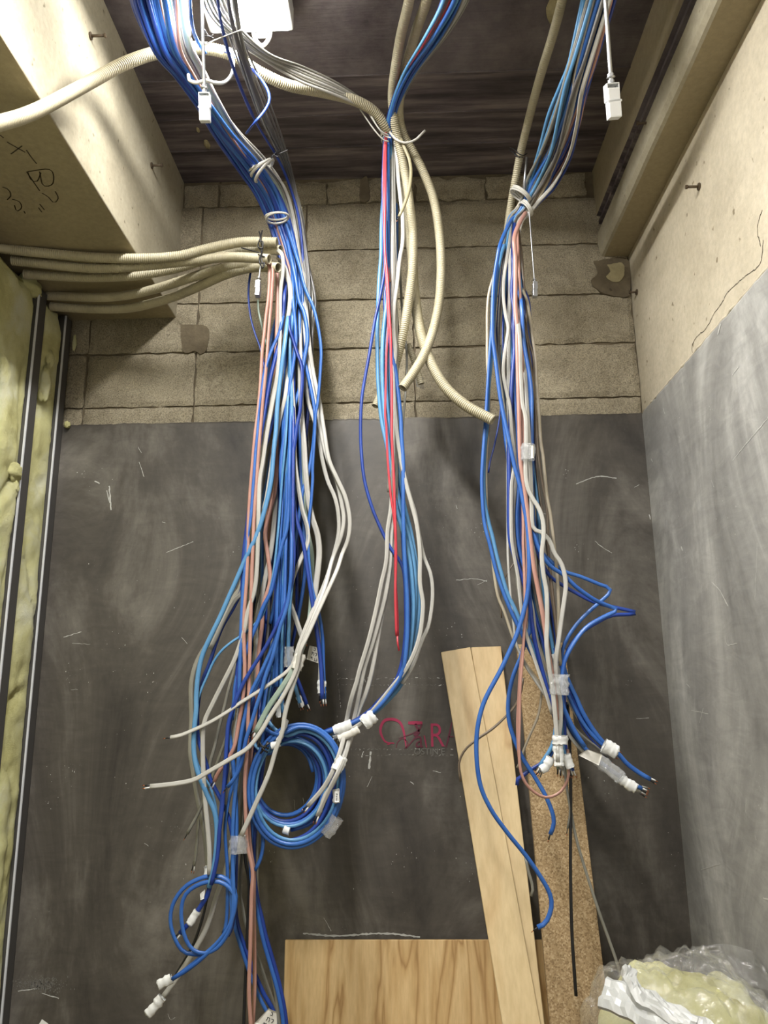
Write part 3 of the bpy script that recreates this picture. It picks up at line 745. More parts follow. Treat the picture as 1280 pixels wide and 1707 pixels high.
# loose peak of film towards the wall
vs = []; fs = []; nu, nv = 50, 26
for j in range(nv+1):
    for i in range(nu+1):
        u = i/nu; v = j/nv
        px = 1085+u*230; top = 1605-40*math.exp(-((u-0.52)/0.24)**2)-8*math.sin(u*9); py = top+(1.0-v)*60+0*u
        Y = 2.0-0.12*(1-v)+0.02*noise.noise(Vector((u*6, v*4, 1)))+0.012*noise.noise(Vector((u*16, v*10, 3)))
        p = P(px, py, Y); p.x = min(p.x, 0.814-0.004*abs(noise.noise(Vector((u*9, v*9, 0))))); vs.append(p)
for j in range(nv):
    for i in range(nu): a = j*(nu+1)+i; fs.append((a, a+1, a+nu+2, a+nu+1))
mk('film_peak', vs, fs, 'bag', bg, True)
def sheetstrip(name, pl, wds, Y, mat, label, cat, th=0.004, parent=None):
    """flat packing strip following pixel centre line; Y list"""
    pts = cr([P(a, b, y) for (a, b), y in zip(pl, Y)], 0.01); n = len(pts); vs = []
    for i, p in enumerate(pts):
        t = (pts[min(i+1, n-1)]-pts[max(i-1, 0)]).normalized(); sd = t.cross(Vector((0.1, -0.75, 0.65))).normalized()
        nn = sd.cross(t); wd = wds[0]+(wds[1]-wds[0])*i/(n-1)
        for (a, b) in ((-.5, 0), (-.38, .003), (-.2, .001), (-.05, .006), (.12, .002), (.3, .005), (.5, 0), (.5, -th), (-.5, -th)):
            vs.append(p+sd*wd*a*(1+0.25*noise.noise(p*38+Vector((7, 0, 0))))+nn*(b+0.007*noise.noise(p*55+Vector((a*14, 0, 0)))+0.004*noise.noise(p*120+Vector((a*30, 0, 0))))+sd*0.007*noise.noise(p*34))
    k = 9; fs = []
    for i in range(n-1):
        for j in range(k): a = i*k+j; b = i*k+(j+1) % k; fs.append((a, b, b+k, a+k))
    fs += [tuple(reversed(range(k))), tuple(range((n-1)*k, n*k))]
    o = mk(name, vs, fs, mat, parent, False)
    return tag(o, label, cat)
sheetstrip('packing_sheet', [(1004, 1652), (1060, 1672), (1120, 1702), (1190, 1750)], (0.055, 0.09), (1.66, 1.62, 1.58, 1.52), 'wrapper', 'wide white packing strip lying on top of the insulation bag', 'packaging', 0.008)
sheetstrip('rolled_wrapper', [(1046, 1612), (1053, 1636), (1062, 1652), (1092, 1674), (1124, 1694), (1160, 1712)], (0.026, 0.036), (1.70, 1.66, 1.62, 1.60, 1.58, 1.56), 'wrapper', 'crumpled narrow white wrapper on the insulation bag, above the wide strip', 'packaging', 0.016)
tag(mk('paper_scrap', [P(70, 1699, 2.2), P(80, 1706, 2.2), P(84, 1715, 2.2), P(62, 1712, 2.2), P(70, 1699, 2.203), P(80, 1706, 2.203), P(84, 1715, 2.203), P(62, 1712, 2.203)], [(0, 3, 2, 1), (4, 5, 6, 7), (0, 1, 5, 4), (1, 2, 6, 5), (2, 3, 7, 6), (3, 0, 4, 7)], 'tape'), 'small white tip at the bottom left corner of the picture', 'packaging')

# ================================================================= CONDUITS
conduit('0,205,1.30 -60,222,1.20'.split()[1]+' 0,205,1.30 40,193,1.36 80,175,1.42 150,137,1.52 210,105,1.57 270,86,1.62 335,80,1.66 390,93,1.70 430,119,1.74 480,142,1.79 540,154,1.85 590,167,1.90 622,185,1.94 642,210,1.98 656,236,2.03 668,290,2.075 679,350,2.09 686,420,2.095 690,480,2.095 698,540,2.08 712,590,2.06 738,640,2.04 775,675,2.02 822,701,2.00', 0.0158,
        'long cream corrugated conduit from the left edge, ending open above the planks')
conduit('700,-150,1.42 690,-60,1.55 682,0,1.62 668,60,1.72 658,120,1.82 654,160,1.90 657,200,1.96 664,235,2.00 675,290,2.035 684,350,2.04 688,400,2.04 687,450,2.04 681,500,2.045 673,550,2.05 664,590,2.07 654,625,2.10', 0.0140,
        'cream ceiling conduit bowing right just behind the red wires, left of two')
conduit('735,-150,1.42 722,-60,1.55 711,0,1.62 694,50,1.72 680,100,1.80 668,150,1.88 665,190,1.955 673,225,2.01 690,256,2.04 707,290,2.06 722,330,2.07 731,380,2.075 735,440,2.075 732,500,2.07 722,550,2.06 707,590,2.045 690,620,2.03 671,647,2.02', 0.0140,
        'cream conduit curving widest right in the middle bundle, hooking back to an open end')
conduit('651,236,2.075 650,290,2.10 653,350,2.12 657,420,2.13 656,500,2.13 655,560,2.13 648,610,2.12 638,648,2.11 625,677,2.10', 0.0105,
        'thin cream conduit behind the middle blue wires with a ribbed end poking out at left')
conduit('680,575,2.16 690,600,2.16 702,640,2.17', 0.0105, 'short pale conduit stub hidden behind the crossing of the two middle conduits')
conduit('965,-150,1.40 950,-60,1.50 937,0,1.58 921,60,1.68 905,112,1.77 890,165,1.87 876,220,1.97 866,262,2.04 857,310,2.10 850,350,2.15 845,390,2.17 840,420,2.18', 0.0125,
        'straight cream conduit running down beside the right blue bundle')
g5 = 'cream conduits coming out of the insulation under the left beam'
conduit('-30,410,1.94 8,415,1.98 77,422,2.0 155,429,2.02 232,431,2.02 296,427,2.02 340,416,2.02 400,404,2.01 462,404,2.00', 0.0150, 'topmost cream conduit leaving the insulation under the left beam, ending above the others', g5)
conduit('20,434,2.03 77,440,2.045 155,447,2.05 232,444,2.05 300,437,2.045 360,430,2.03 400,429,2.0 449,432,1.975', 0.0150, 'second cream conduit from the top under the left beam, tied with black string in front', g5)
conduit('41,457,2.10 129,462,2.11 206,461,2.11 250,456,2.11 300,446,2.10 340,434,2.09 400,421,2.06 440,417,2.04 468,417,2.02', 0.0150, 'third cream conduit from the top, passing behind its neighbours and holding a white cable', g5)
conduit('80,493,2.26 155,496,2.24 206,493,2.22 258,482,2.19 330,459,2.13 370,447,2.09 410,440,2.06 450,443,2.045', 0.0150, 'fourth cream conduit from the top, rising to the knot from low beside the block wall', g5)
conduit('85,511,2.29 155,515,2.29 219,513,2.27 283,497,2.22 330,478,2.17 375,458,2.10 420,446,2.06 464,446,2.00', 0.0150, 'lowest cream conduit under the left beam, its mouth holding salmon and blue wires', g5)

# ================================================================= LEFT BUNDLE
L = 2.08
cable('salmon', 6, None, 1.99, '446,439,2.0 449,447 449,470 447,500 443,530 440,560 437,585 434,640 430,685 425,725 421,770 417,820 414,870 413,920 410,980 406,1040 408,1120 404,1170 398,1205 391,1243 380,1265 364,1288 357,1303',
      'salmon cable at the left edge of the left bundle, ending in a cut tip', ends=2)
cable('salmon', 6, None, 1.985, '452,440,2.0 455,449 454,475 452,505 449,540 446,580 443,620 439,660 435,705 431,755 428,800 425,840 423,875 420,950 418,1020 416,1100 414,1180 412,1250 408,1300 410,1373 413,1412 421,1453 419,1497 417,1583 415,1652 419,1725',
      'salmon cable from the lowest conduit mouth to the bottom edge, left of the pair')
cable('salmon', 7, None, 2.05, '462,452,2.05 462,480 462,520 461,560 459,640 461,700 461,755 461,780 458,820 448,858 442,891 447,930 450,970 438,1010 437,1040 431,1090 428,1150 425,1200 418,1260 411,1320 414,1373 418,1420 423,1453 423,1500 424,1583 424,1654 420,1725',
      'darker salmon cable in the middle of the left bundle, reaching the bottom edge')
cable('white', 7, None, 2.0, '463,417,2.01 470,424,2.0 472,440 471,460 468,480 467,510 467,545 466,580 464,605 460,640 455,668 449,700 444,730 438,770 433,800 431,850 430,900 428,950 424,985 413,1020 406,1054 392,1097 375,1132 355,1172 341,1203 338,1236 339,1290 342,1335 347,1390 349,1420 349,1458',
      'long white flat cable bowing left to the taped end above the small coil')
cable('gray', 8, 'L', 2.11, '474,540 470,600 462,660 452,720 447,776 443,817 437,844 424,875 419,899 414,932 400,980 390,995 374,1026 359,1058 343,1077 328,1103 320,1130 318,1155 319,1200 317,1251 321,1282 327,1320 333,1350 339,1381 344,1419 347,1458',
      'outermost gray flat cable of the left bundle, bulging furthest to the left below mid height')
cable('gray', 5, 'L', 2.06, '476,520 473,580 466,640 456,700 446,760 438,810 431,840 430,880 424,940 413,990 408,1020 404,1060 392,1110 381,1150 367,1206 358,1244 350,1273 346,1310 333,1350 312,1390', 'thin gray cable crossing behind the long white cable and ending at lower left', ends=1)
cable('gray', 6, 'L', 2.12, '480,560 470,650 455,740 445,830 438,900 424,980 412,1050 400,1100 390,1180 378,1225 361,1274 348,1312 337,1335 331,1366 327,1419 323,1443', 'gray flat cable ending cleanly cut at lower left above the small blue coil', ends=2)
cable('white', 9, None, 2.03, '466,437,2.05 474,445,2.04 478,458,2.03 483,475 484,500 480,525 476,556 471,581 466,611 461,634 455,665 450,690 444,717 441,742 437,780 434,801 431,840 428,890 424,940 417,990 412,1050 402,1120 396,1180 388,1240 380,1300 375,1340', 'wide white cable sweeping down the left side of the left bundle from the conduit mouths')
cable('beige', 5, None, 2.02, '461,430,2.04 470,436 476,446 478,462 476,480 474,500 476,520 478,545 474,600 468,660 462,720', 'cream cable curling out from behind the third conduit mouth')
trio = 'three white cables looping out to the right of the left bundle'
cable('white', 7, 'L', 2.06, '514,560 522,620 532,667 540,717 548,765 562,798 576,830 583,867 580,899 570,924 560,954,2.03 533,1013,2.0 513,1058,1.98 500,1085,1.97 493,1118,1.97 472,1160 453,1189 434,1221 413,1247 384,1265 350,1285 323,1300 295,1306 272,1309 250,1311', 'white cable of the right-hand loop ending furthest left in a long pale tail', trio, ends=2)
cable('white', 7, 'L', 2.075, '510,570 518,625 527,680 538,735 547,768 561,801 570,842 573,867 568,896 554,932 541,980,2.03 522,1030,2.0 504,1075,1.985 497,1115,1.975 486,1150 475,1190 471,1218 460,1249 448,1290 427,1338 402,1393', 'white right-hand loop cable whose tail crosses the big coil to the clear tape', trio)
cable('white', 7, 'L', 2.085, '502,585 507,620 513,667 525,705 532,735 537,765 546,801 558,829 564,858 564,891 554,932 540,975,2.04 516,1030,2.01 498,1075,2.0 485,1112,1.99 450,1140 400,1172 380,1186 350,1204 320,1218 300,1226 284,1229', 'white cable of the right-hand loop ending in a gray tail pointing left across the bundle', trio, ends=1)
cable('green', 9, 'L', 2.10, '496,600 500,680 503,740 506,798 507,850 513,891 519,924 519,973 519,1005 515,1040,2.03 505,1075,2.0 490,1114,1.985 470,1146 447,1180 426,1221', 'greenish flat cable fanning from the paper tape to a cut end by the coil', ends=3)
cable('white', 10, 'L', 2.05, '500,600 502,680 507,742 509,780 513,826 520,862 529,891 532,924 527,973 524,1000 527,1030 534,1055 536,1090 535,1135 536,1160', 'thick white cable dropping straight to the taped end right of the left bundle', ends=2)
cable('white', 9, 'L', 2.04, '486,620 490,690 492,768 497,809 504,850 512,878 513,904 503,929 488,965 483,1000 492,1028 505,1067', 'white cable with a sharp kink, cut off just above the paper tag', ends=2)
cable('white', 8, 'L', 2.07, '472,600 462,680 457,740 456,785 459,826 457,867 452,916 442,965 435,1000 427,1038 427,1087 423,1136 418,1175 414,1213 410,1244 406,1267 401,1312 397,1343 393,1389 386,1412 374,1457 362,1491 346,1542 327,1579 297,1627 270,1664', 'long pale gray cable running to the taped tip at the lower left corner')
cable('gray', 9, 'L', 2.10, '470,640 455,720 448,776 446,850 440,908 438,973 432,1040 424,1100 419,1175 414,1240 404,1320 397,1400 385,1450', 'gray cable in the core of the left bundle passing into the clear tape')
cable('white', 7, 'L', 2.03, '478,640 466,700 455,760 449,800 442,840 430,868 422,880 418,905 411,945 404,985 390,1002 372,1035 360,1062 350,1082', 'white cable crossing to the left beside the pale blue one and ending behind it')
cable('black', 5, 'L', 2.10, '470,620 455,740 440,860 426,960 422,1010 416,1060 406,1120 395,1180 385,1240 376,1290 368,1358 366,1410 358,1450 348,1485 337,1532 321,1577 297,1619 268,1666', 'black cable leading to the white taped tip at the lower left corner')
cable('black', 5, 'L', 2.12, '476,640 462,780 448,900 436,1000 426,1100 418,1200 410,1300 408,1420 415,1471 413,1532 411,1593 408,1660 406,1725', 'black cable running straight down beside the salmon cables to the bottom edge')
# blues
cable('blue', 6.5, 'L', 2.04, '499,444 505,470 512,490 522,512 530,544 535,581 534,617 530,667 526,692 524,730 521,780 521,801 518,842 515,867 514,920 520,980 533,1030 538,1070 539,1110 541,1165', 'blue cable forming the right outline of the left bundle at the block wall', ends=2)
cable('blue', 7, 'L', 2.05, '490,452 498,500 506,519 511,544 512,569 508,594 504,617 499,649 491,674 486,699 482,730 478,780 478,840 479,900 475,960 470,1038 468,1097 467,1180', 'bright blue cable bowing right at the block joints, then dropping to a taped tip', ends=3)
cable('blue', 7, 'L', 2.03, '488,500 491,530 493,560 492,582 487,617 482,649 477,680 474,720 468,780 470,840 466,900 463,960 461,1038 461,1097 461,1145', 'bright blue cable in the centre of the left bundle, crossing the plaster line')
cable('dblue', 6.5, 'L', 2.02, '482,540 490,570 496,590 503,610 504,636 502,661 500,686 495,711 491,742 487,767 486,801 489,834 496,872 505,903 511,940 516,973 520,1000 528,1050 535,1110 537,1165', 'dark blue cable weaving diagonally between the white ones toward the right taped end', ends=2)
cable('blue', 6, 'L', 2.06, '500,570 511,615 517,642 523,674 525,700 522,742 516,780 512,796 504,822 500,850 492,900 484,960 474,1010 460,1060 448,1100 440,1140', 'blue cable hugging the right edge then slipping behind the white cables')
cable('dblue', 7, 'L', 2.01, '474,490 472,520 467,560 460,592 452,624 446,655 441,686 435,724 430,755 428,780 423,801 416,842 412,875 408,908 405,940 404,980 405,1010 406,1040 404,1069 398,1095 391,1168 382,1206 380,1240 378,1280 371,1330 366,1380 358,1430 348,1485 340,1502 331,1516 318,1535 300,1556', 'long dark blue cable on the left outline, ending in tape inside the small coil', ends=2)
cable('blue', 6, 'L', 2.0, '470,535 465,556 455,578 446,602 440,624 436,649 432,674 430,699 429,724 426,749 424,780 421,820 418,860 412,900 409,940 405,985 402,1040 400,1100 398,1180', 'blue cable lying against the leftmost salmon cable')
cable('lblue', 7.5, 'L', 2.0, '476,560 467,630 462,680 460,717 457,742 454,780 452,800 446,831 434,875 423,903 409,932 390,976 384,989 367,1028 351,1061 337,1093 330,1126 327,1160 327,1183 324,1213 323,1251 329,1285 345,1325 356,1348 361,1373 361,1405 357,1445 348,1480', 'pale blue cable sweeping from the core to the outer left of the bundle')
cable('dblue', 6, 'L', 2.04, '468,640 450,720 430,790 418,850 412,910 408,950 401,987 388,1015 372,1042 361,1069 349,1106 337,1136 330,1175 329,1206 331,1236 343,1270 350,1297 358,1314 367,1331 376,1350 382,1366 388,1400 391,1440', 'dark blue cable inside the left bulge, crossing back right below the long white tail')
cable('lblue', 5.5, 'L', 2.02, '478,700 470,800 464,880 455,960 440,1020 423,1042 402,1060 388,1069 369,1085 355,1105 345,1128 335,1151 327,1178 322,1220 326,1260 336,1290 350,1312 359,1343 362,1381 360,1411 352,1455', 'thin pale blue cable arching out to the left at mid height of the lower bundle')
cable('blue', 6.5, 'L', 2.01, '482,780 481,840 478,881 470,908 461,945 452,985 439,1011 429,1038 417,1067 408,1093 398,1116 392,1145 390,1172 384,1200 382,1221 387,1259 391,1297 393,1335 394,1390 390,1430 386,1491 386,1532 374,1560 352,1585 327,1591 302,1583 285,1545 288,1508 310,1477 345,1461 375,1464 391,1485 392,1512 382,1545 362,1572 330,1600 302,1622 283,1635', 'blue cable that makes the outer turn of the small coil and ends in white tape', ends=2)
cable('dblue', 6, 'L', 1.99, '488,880 490,920 487,965 482,989 476,1009 466,1032 455,1056 439,1085 419,1116 404,1142 392,1170 382,1200 379,1221 376,1267 373,1312 370,1350 366,1381 362,1430 352,1475', 'dark blue cable slanting across the front from right to lower left')
cable('blue', 6, 'L', 1.98, '486,930 482,990 476,1019 466,1048 455,1093 443,1126 435,1155 427,1178 419,1206 411,1229 405,1259 399,1281 389,1300 379,1312', 'bright blue cable slanting left, cut end near the long white tail', ends=1)
cable('blue', 6, 'L', 2.0, '474,1000 460,1060 440,1110 420,1150 413,1165 410,1183 404,1213 399,1244 397,1274 394,1305 390,1343 388,1389 388,1440 389,1500 384,1545 367,1575 350,1587 335,1589 318,1580 306,1555 302,1518 310,1490 335,1473 365,1470 386,1484 392,1508 380,1548 345,1590 312,1617 287,1632', 'blue cable that makes the inner turn of the small coil', ends=1)
cable('blue', 6, 'L', 2.03, '470,1020 452,1080 430,1140 412,1190 402,1250 392,1300 387,1312 381,1335 376,1366 375,1389 377,1419 379,1451 379,1500 377,1540 372,1556', 'blue cable bowing left beneath the long white tail, then straight into the small coil')
cable('dblue', 6, 'L', 2.05, '480,1010 462,1070 440,1130 420,1180 402,1240 394,1300 392,1360 394,1420 392,1490 388,1540 380,1560', 'dark blue cable passing through the clear tape at the foot of the left bundle')
for i, (dx, col, Y, lab, e) in enumerate([(-10, 'dblue', 2.09, 'dark blue straight cable in the central column of the left bundle, leftmost of the column', 0), (-6, 'blue', 2.06, 'blue straight cable in the central column, second from its left', 0), (-2, 'blue', 2.04, 'blue straight cable in the middle of the central column', 0),
        (3, 'lblue', 2.035, 'pale blue straight cable in the central column of the left bundle', 2), (7, 'blue', 2.05, 'blue straight cable in the central column, second from its right', 2), (11, 'dblue', 2.08, 'dark blue straight cable in the central column, rightmost, ending in a taped tip', 2)]):
    c0 = [(486, 520), (482, 560), (476, 640), (473, 700), (473, 760), (475, 840), (473, 900), (470, 960), (467, 1038), (465, 1097), (464, 1145)]
    if i in (3, 4): c0 += [(467, 1188)]
    if i == 5: c0 = c0[:-2] + [(478, 1110), (490, 1145), (500, 1174)]
    s = ' '.join('%g,%g' % (x+dx*(0.6 if y < 620 else 1)+(1.5*math.sin(y*0.013+i*2)), y) for x, y in c0)
    cable(col, 6.2, 'L', Y, s, lab, ends=e)
cable('lblue', 6, 'L', 2.03, '483,560 484,620 486,660 486,700 483,738 480,780 484,830 487,880 489,930 487,965 483,1010 481,1060 481,1100 488,1130 500,1172', 'pale blue cable with a little bend, ending at the short taped tip', ends=2)
cable('dblue', 4, None, 2.10, '423,445 418,452 414,487 417,525 425,556 434,581 442,620 448,680', 'thin dark blue wire bowing left beside the steel clip under the conduits')
cable('green', 4, None, 2.11, '430,500 431,519 437,546 444,575', 'thin gray green wire just below the steel clip')
cable('blue', 6.5, None, 2.02, '415,1300,2.04 420,1335 427,1354 434,1372 438,1392 438,1412 434,1432 425,1451', 'single blue cable tail hanging free below the big coil')
cable('dblue', 7, 'L', 2.09, '470,1060 455,1160 440,1260 425,1380 423,1450 429,1500 436,1530 443,1562 455,1603 465,1640 474,1684 479,1730', 'dark blue cable heading to the bottom edge beside the plywood, outer one')
cable('blue', 6, 'L', 2.08, '466,1060 450,1160 434,1260 420,1380 418,1450 426,1505 433,1540 440,1572 451,1610 461,1645 470,1688 474,1730', 'blue cable heading to the bottom edge beside the plywood, inner one')
cable('dblue', 7, 'L', 2.12, '460,1100 436,1200 410,1300 394,1400 391,1470 394,1532 407,1577 423,1619 439,1656 455,1684 470,1730', 'dark blue cable behind the salmon pair, slanting right to the bottom tag')
cable('blue', 6, 'L', 2.11, '458,1100 432,1200 406,1300 390,1400 387,1470 391,1540 404,1586 419,1630 433,1664 447,1692 460,1730', 'blue cable behind the salmon pair, slanting right to the bottom tag')
cable('gray', 6, 'L', 2.13, '460,1120 436,1230 414,1340 402,1440 400,1487 405,1515 409,1538 420,1570 429,1593 443,1634 459,1684 466,1730', 'gray cable slanting right behind the salmon pair at the bottom')
cable('gray', 5, 'L', 2.10, '462,1120 446,1230 432,1340 428,1440 432,1520 445,1583 452,1620 459,1654 465,1700 468,1730', 'thin gray cable between the two blue pairs at the bottom')
cable('dblue', 5, 'K', 2.12, '505,440 500,480 494,520 488,560 480,620 484,700 486,760 500,850 512,930 520,1010 528,1060', 'dark blue cable at the back of the left bundle on the right side')
cable('blue', 5.5, None, 1.62, '343,90,1.58 330,70,1.56 322,50,1.52 318,20,1.46 316,-40,1.40', 'short blue cable stretch rising to the ceiling beside the hanging bolt')
cable('dblue', 4.5, None, 1.72, '372,84,1.68 390,93,1.66 412,108 432,128 446,150 449,168 440,186 424,205 411,222,1.76', 'dark blue wire looping out above the large conduit near the lamp')
# ribbon of grey cables right of the main run and along the conduit
gk = 'gray cables behind the left bundle, running down to the plaster'
for i in range(9):
    r_ = random.Random(40+i); xs = 500+3.2*i+r_.uniform(-2, 2); col = 'dgray' if i % 3 else 'gray'
    s = '%g,500 %g,560 %g,620 %g,690 %g,760 %g,%d' % (xs, xs-3+r_.uniform(-3, 3), xs-8+r_.uniform(-5, 5), xs-14+r_.uniform(-6, 6), xs-18+r_.uniform(-7, 7), xs-22+r_.uniform(-9, 9), 860+20*i)
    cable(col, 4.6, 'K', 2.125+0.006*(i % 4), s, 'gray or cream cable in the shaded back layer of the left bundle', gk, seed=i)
gf = 'blue cables hidden in the core of the left bundle'
for i in range(26):
    r_ = random.Random(90+i); u = (i+0.5)/26*2-1
    col = ['blue', 'dblue', 'blue', 'dblue'][i % 4]
    yend = r_.choice([900, 1040, 1120, 1200, 1300])
    E_ = [(490, 14, 480), (486, 20, 520), (484, 26, 560), (481, 30, 620), (477, 33, 700), (472, 36, 780), (466, 40, 860), (460, 44, 950), (452, 42, 1040), (436, 34, 1120), (412, 26, 1200), (398, 22, 1300)]
    w0 = r_.uniform(0, 6.28)
    s = ' '.join('%g,%g' % (c+h*(u+0.22*math.sin(y*0.011+w0)), y) for c, h, y in E_ if y <= yend)
    cable(col, 6, 'L', 2.095+0.008*(i % 6), s, 'blue cable in the crowded core of the left bundle, mostly covered by others', gf, seed=200+i)
gw = 'gray cables hidden in the core of the left bundle'
for i in range(12):
    r_ = random.Random(140+i); u = (i+0.5)/12*2-1
    E_ = [(490, 14, 480), (486, 20, 520), (484, 26, 560), (481, 30, 620), (477, 33, 700), (472, 34, 780), (466, 36, 860), (458, 38, 950), (450, 36, 1040), (434, 30, 1120), (412, 24, 1200), (396, 16, 1300)]
    w0 = r_.uniform(0, 6.28); yend = r_.choice([1040, 1120, 1200, 1300])
    s = ' '.join('%g,%g' % (c+h*(u*0.9+0.25*math.sin(y*0.010+w0)), y) for c, h, y in E_ if y <= yend)
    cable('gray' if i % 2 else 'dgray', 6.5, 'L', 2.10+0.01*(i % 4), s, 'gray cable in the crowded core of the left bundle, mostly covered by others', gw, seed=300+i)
gs = 'salmon cables in the top run of the left bundle'
for i in range(3):
    s = ' '.join('%g,%g' % (x+i*4, y) for x, y in ((468, 540), (464, 600), (458, 680), (452, 760), (446, 840), (440, 900)))
    cable('salmon', 5, 'L', 2.07+0.01*i, s, 'salmon cable crossing the lamp-lit top run of the left bundle', gs, seed=400+i)
gc = 'white cables sagging along the large conduit to the middle tie'
for i in range(6):
    d = i*5.5-14
    s = '%g,-150,1.30 %g,-40,1.42 %g,20,1.50 %g,58,1.58 %g,92,1.66 %g,%g,1.76 %g,%g,1.84 %g,%g,1.92 %g,196,1.97 650,226,2.01 653,240,2.03' % (330+d, 345+d, 364+d*1.2, 396+d, 440+d*.9, 500+d*.3, 122-d*.8, 556+d*.2, 146-d*.7, 604, 172-d*.4, 636-d*.2)
    cable(['white', 'gray', 'white', 'gray', 'white', 'gray'][i], 5, None, 2, s, 'pale cable sagging above the large conduit from the lamp to the middle tie', gc, seed=i, prof='o')
gd = 'thin gray cables dropping behind the large conduit'
for i in range(5):
    s = '%g,-120,1.34 %g,-20,1.46 %g,60,1.58 %g,130,1.70 %g,200,1.82 %g,262,1.95 %g,320,2.06 %g,400,2.11 %g,470,2.12 %g,560,2.12' % (350+4*i, 362+5*i, 382+5*i, 408+6*i, 436+6*i, 468+3*i, 486+2*i, 500+2*i, 508+2*i, 508+2*i)
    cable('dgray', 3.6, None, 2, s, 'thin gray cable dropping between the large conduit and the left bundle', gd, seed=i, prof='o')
# ---- big coil: real cables with several turns each
def coil(col, wpx, cx_, cy_, rx, ry, turns, a0, Y, lead, tail, label, dr=1.5, ends=0, dY=0.006, tilt=0.18):
    pts = list(lead); n = int(turns*14)
    for i in range(n+1):
        a = a0+2*PI*turns*i/n; k = i/14.0
        wob = 2.2*math.sin(a*1.0+wpx+rx)+1.6*math.sin(a*0.61+ry)
        x = (rx+dr*k+wob)*math.cos(a); y = (ry+dr*k+wob)*math.sin(a)
        x, y = x*math.cos(tilt)-y*math.sin(tilt), x*math.sin(tilt)+y*math.cos(tilt)
        pts.append((cx_+x, cy_+y, Y+dY*k+0.004*math.sin(a*2+Y*90)))
    pts += list(tail)
    s = ' '.join('%.2f,%.2f,%.4f' % p for p in pts)
    return cable(col, wpx, None, Y, s, label, ends=ends)
coil('blue', 6, 493, 1312, 72, 97, 2.60, -2.2, 2.00, [(450, 1120, 2.06), (440, 1175, 2.04), (438, 1208, 2.02)], [], 'bright blue cable in the outermost turns of the big coil', 3.2)
coil('lblue', 6, 494, 1311, 66, 90, 2.45, -2.1, 2.012, [(456, 1110, 2.08), (446, 1170, 2.06), (446, 1200, 2.03)], [], 'pale blue cable in the outer turns of the big coil, second from outside', 4.2)
coil('dblue', 6, 491, 1309, 62, 88, 2.75, -2.2, 2.03, [(446, 1110, 2.09), (434, 1170, 2.07), (436, 1205, 2.05)], [], 'dark blue cable in the outer turns of the big coil', 4.6)
coil('blue', 6, 484, 1302, 57, 68, 2.62, -2.45, 2.04, [(436, 1140, 2.09), (424, 1200, 2.07), (424, 1240, 2.05)], [], 'blue cable in the inner turns of the big coil, outer strand', 4.0, tilt=0.1, ends=1)
coil('dblue', 6, 481, 1300, 50, 64, 2.80, -2.5, 2.055, [(432, 1150, 2.10), (420, 1210, 2.08), (422, 1246, 2.06)], [], 'dark blue cable in the inner turns of the big coil, inner strand', 4.0, tilt=0.12)
coil('blue', 6, 478, 1296, 56, 66, 2.35, -2.45, 2.07, [(428, 1160, 2.11), (418, 1215, 2.10), (424, 1250, 2.08)], [], 'blue cable in the innermost turn of the big coil', -4.0, tilt=0.1)
coil('lblue', 5, 484, 1303, 58, 70, 1.62, -2.45, 2.03, [(440, 1150, 2.08), (426, 1205, 2.06), (426, 1244, 2.04)], [], 'pale blue cable end lying at the bottom of the inner turns of the big coil', 2.5, ends=2)

# ================================================================= MIDDLE BUNDLE
cable('lblue', 7, 'M', 2.07, '640,300 639,327 636,372 635,426 632,464 630,509 629,550 629,591 630,632 633,673 637,706 646,749 654,798 666,860 678,897 690,934 695,971 698,1020 693,1057 683,1106 668,1142 642,1172 618,1192 590,1206 545,1222', 'pale blue cable on the left outline of the middle bundle', ends=2)
cable('dblue', 5.5, 'M', 2.04, '638,320 640,400 641,450 633,498 625,534 616,588 608,632 603,665 601,706 602,749 607,798 619,843 634,880 651,914 672,949 676,1020 675,1060 668,1110 650,1150 600,1196 540,1219', 'dark blue cable that bows far left away from the middle bundle', ends=2)
cable('blue', 7, 'M', 2.03, '647,450 648,520 650,560 653,588 659,616 664,657 668,698 669,725 672,774 672,848 674,922 678,983 679,1020 678,1069 671,1118 650,1155 620,1188 580,1208 538,1222', 'royal blue cable down the front right of the middle bundle', ends=2)
cable('lblue', 7, 'M', 2.05, '646,480 641,534 638,567 637,608 638,649 641,690 644,712 651,774 661,848 671,885 683,934 688,983 689,1020 685,1069 676,1118 652,1150 622,1184 585,1212 548,1232', 'pale blue cable in the left middle of the middle bundle', ends=2)
cable('lblue', 7, 'M', 2.06, '650,480 647,534 644,567 643,608 644,649 647,690 651,730 658,790 668,848 680,885 690,934 693,983 692,1020 686,1069 673,1118 646,1155 616,1190 580,1216 545,1236', 'pale blue cable just right of centre in the middle bundle', ends=2)
cable('lblue', 6, 'M', 2.075, '654,420 652,480 650,540 648,600 649,660 654,712 662,774 674,840 686,890 694,940 697,985 699,1025 696,1057 688,1095 680,1118 655,1152 625,1186 590,1212 555,1228', 'pale blue cable at the back right of the middle bundle', ends=1)
cable('blue', 6.5, 'M', 2.08, '657,280 660,330 661,380 660,430 657,480 655,520 652,560 648,600 646,650 648,700 655,770 664,840 674,900 683,960 686,1020 681,1080 668,1125 640,1162 610,1190 575,1214', 'mid blue cable passing behind the red wires of the middle bundle')
cable('dblue', 6, 'M', 2.085, '655,260 656,320 655,380 651,430 645,470 641,500 645,560 650,620 656,700 662,780 668,850 672,920 676,990 677,1050 670,1110 652,1145 622,1178', 'dark blue cable in the upper core of the middle bundle')
cable('red', 4.5, 'M', 2.0, '643,245 642,327 641,388 642,426 646,464 648,509 651,558 652,608 653,657 653,725 656,786 658,848 660,922 659,983 660,1030 661,1060', 'thin red wire hanging in front of the middle bundle, right one of the pair')
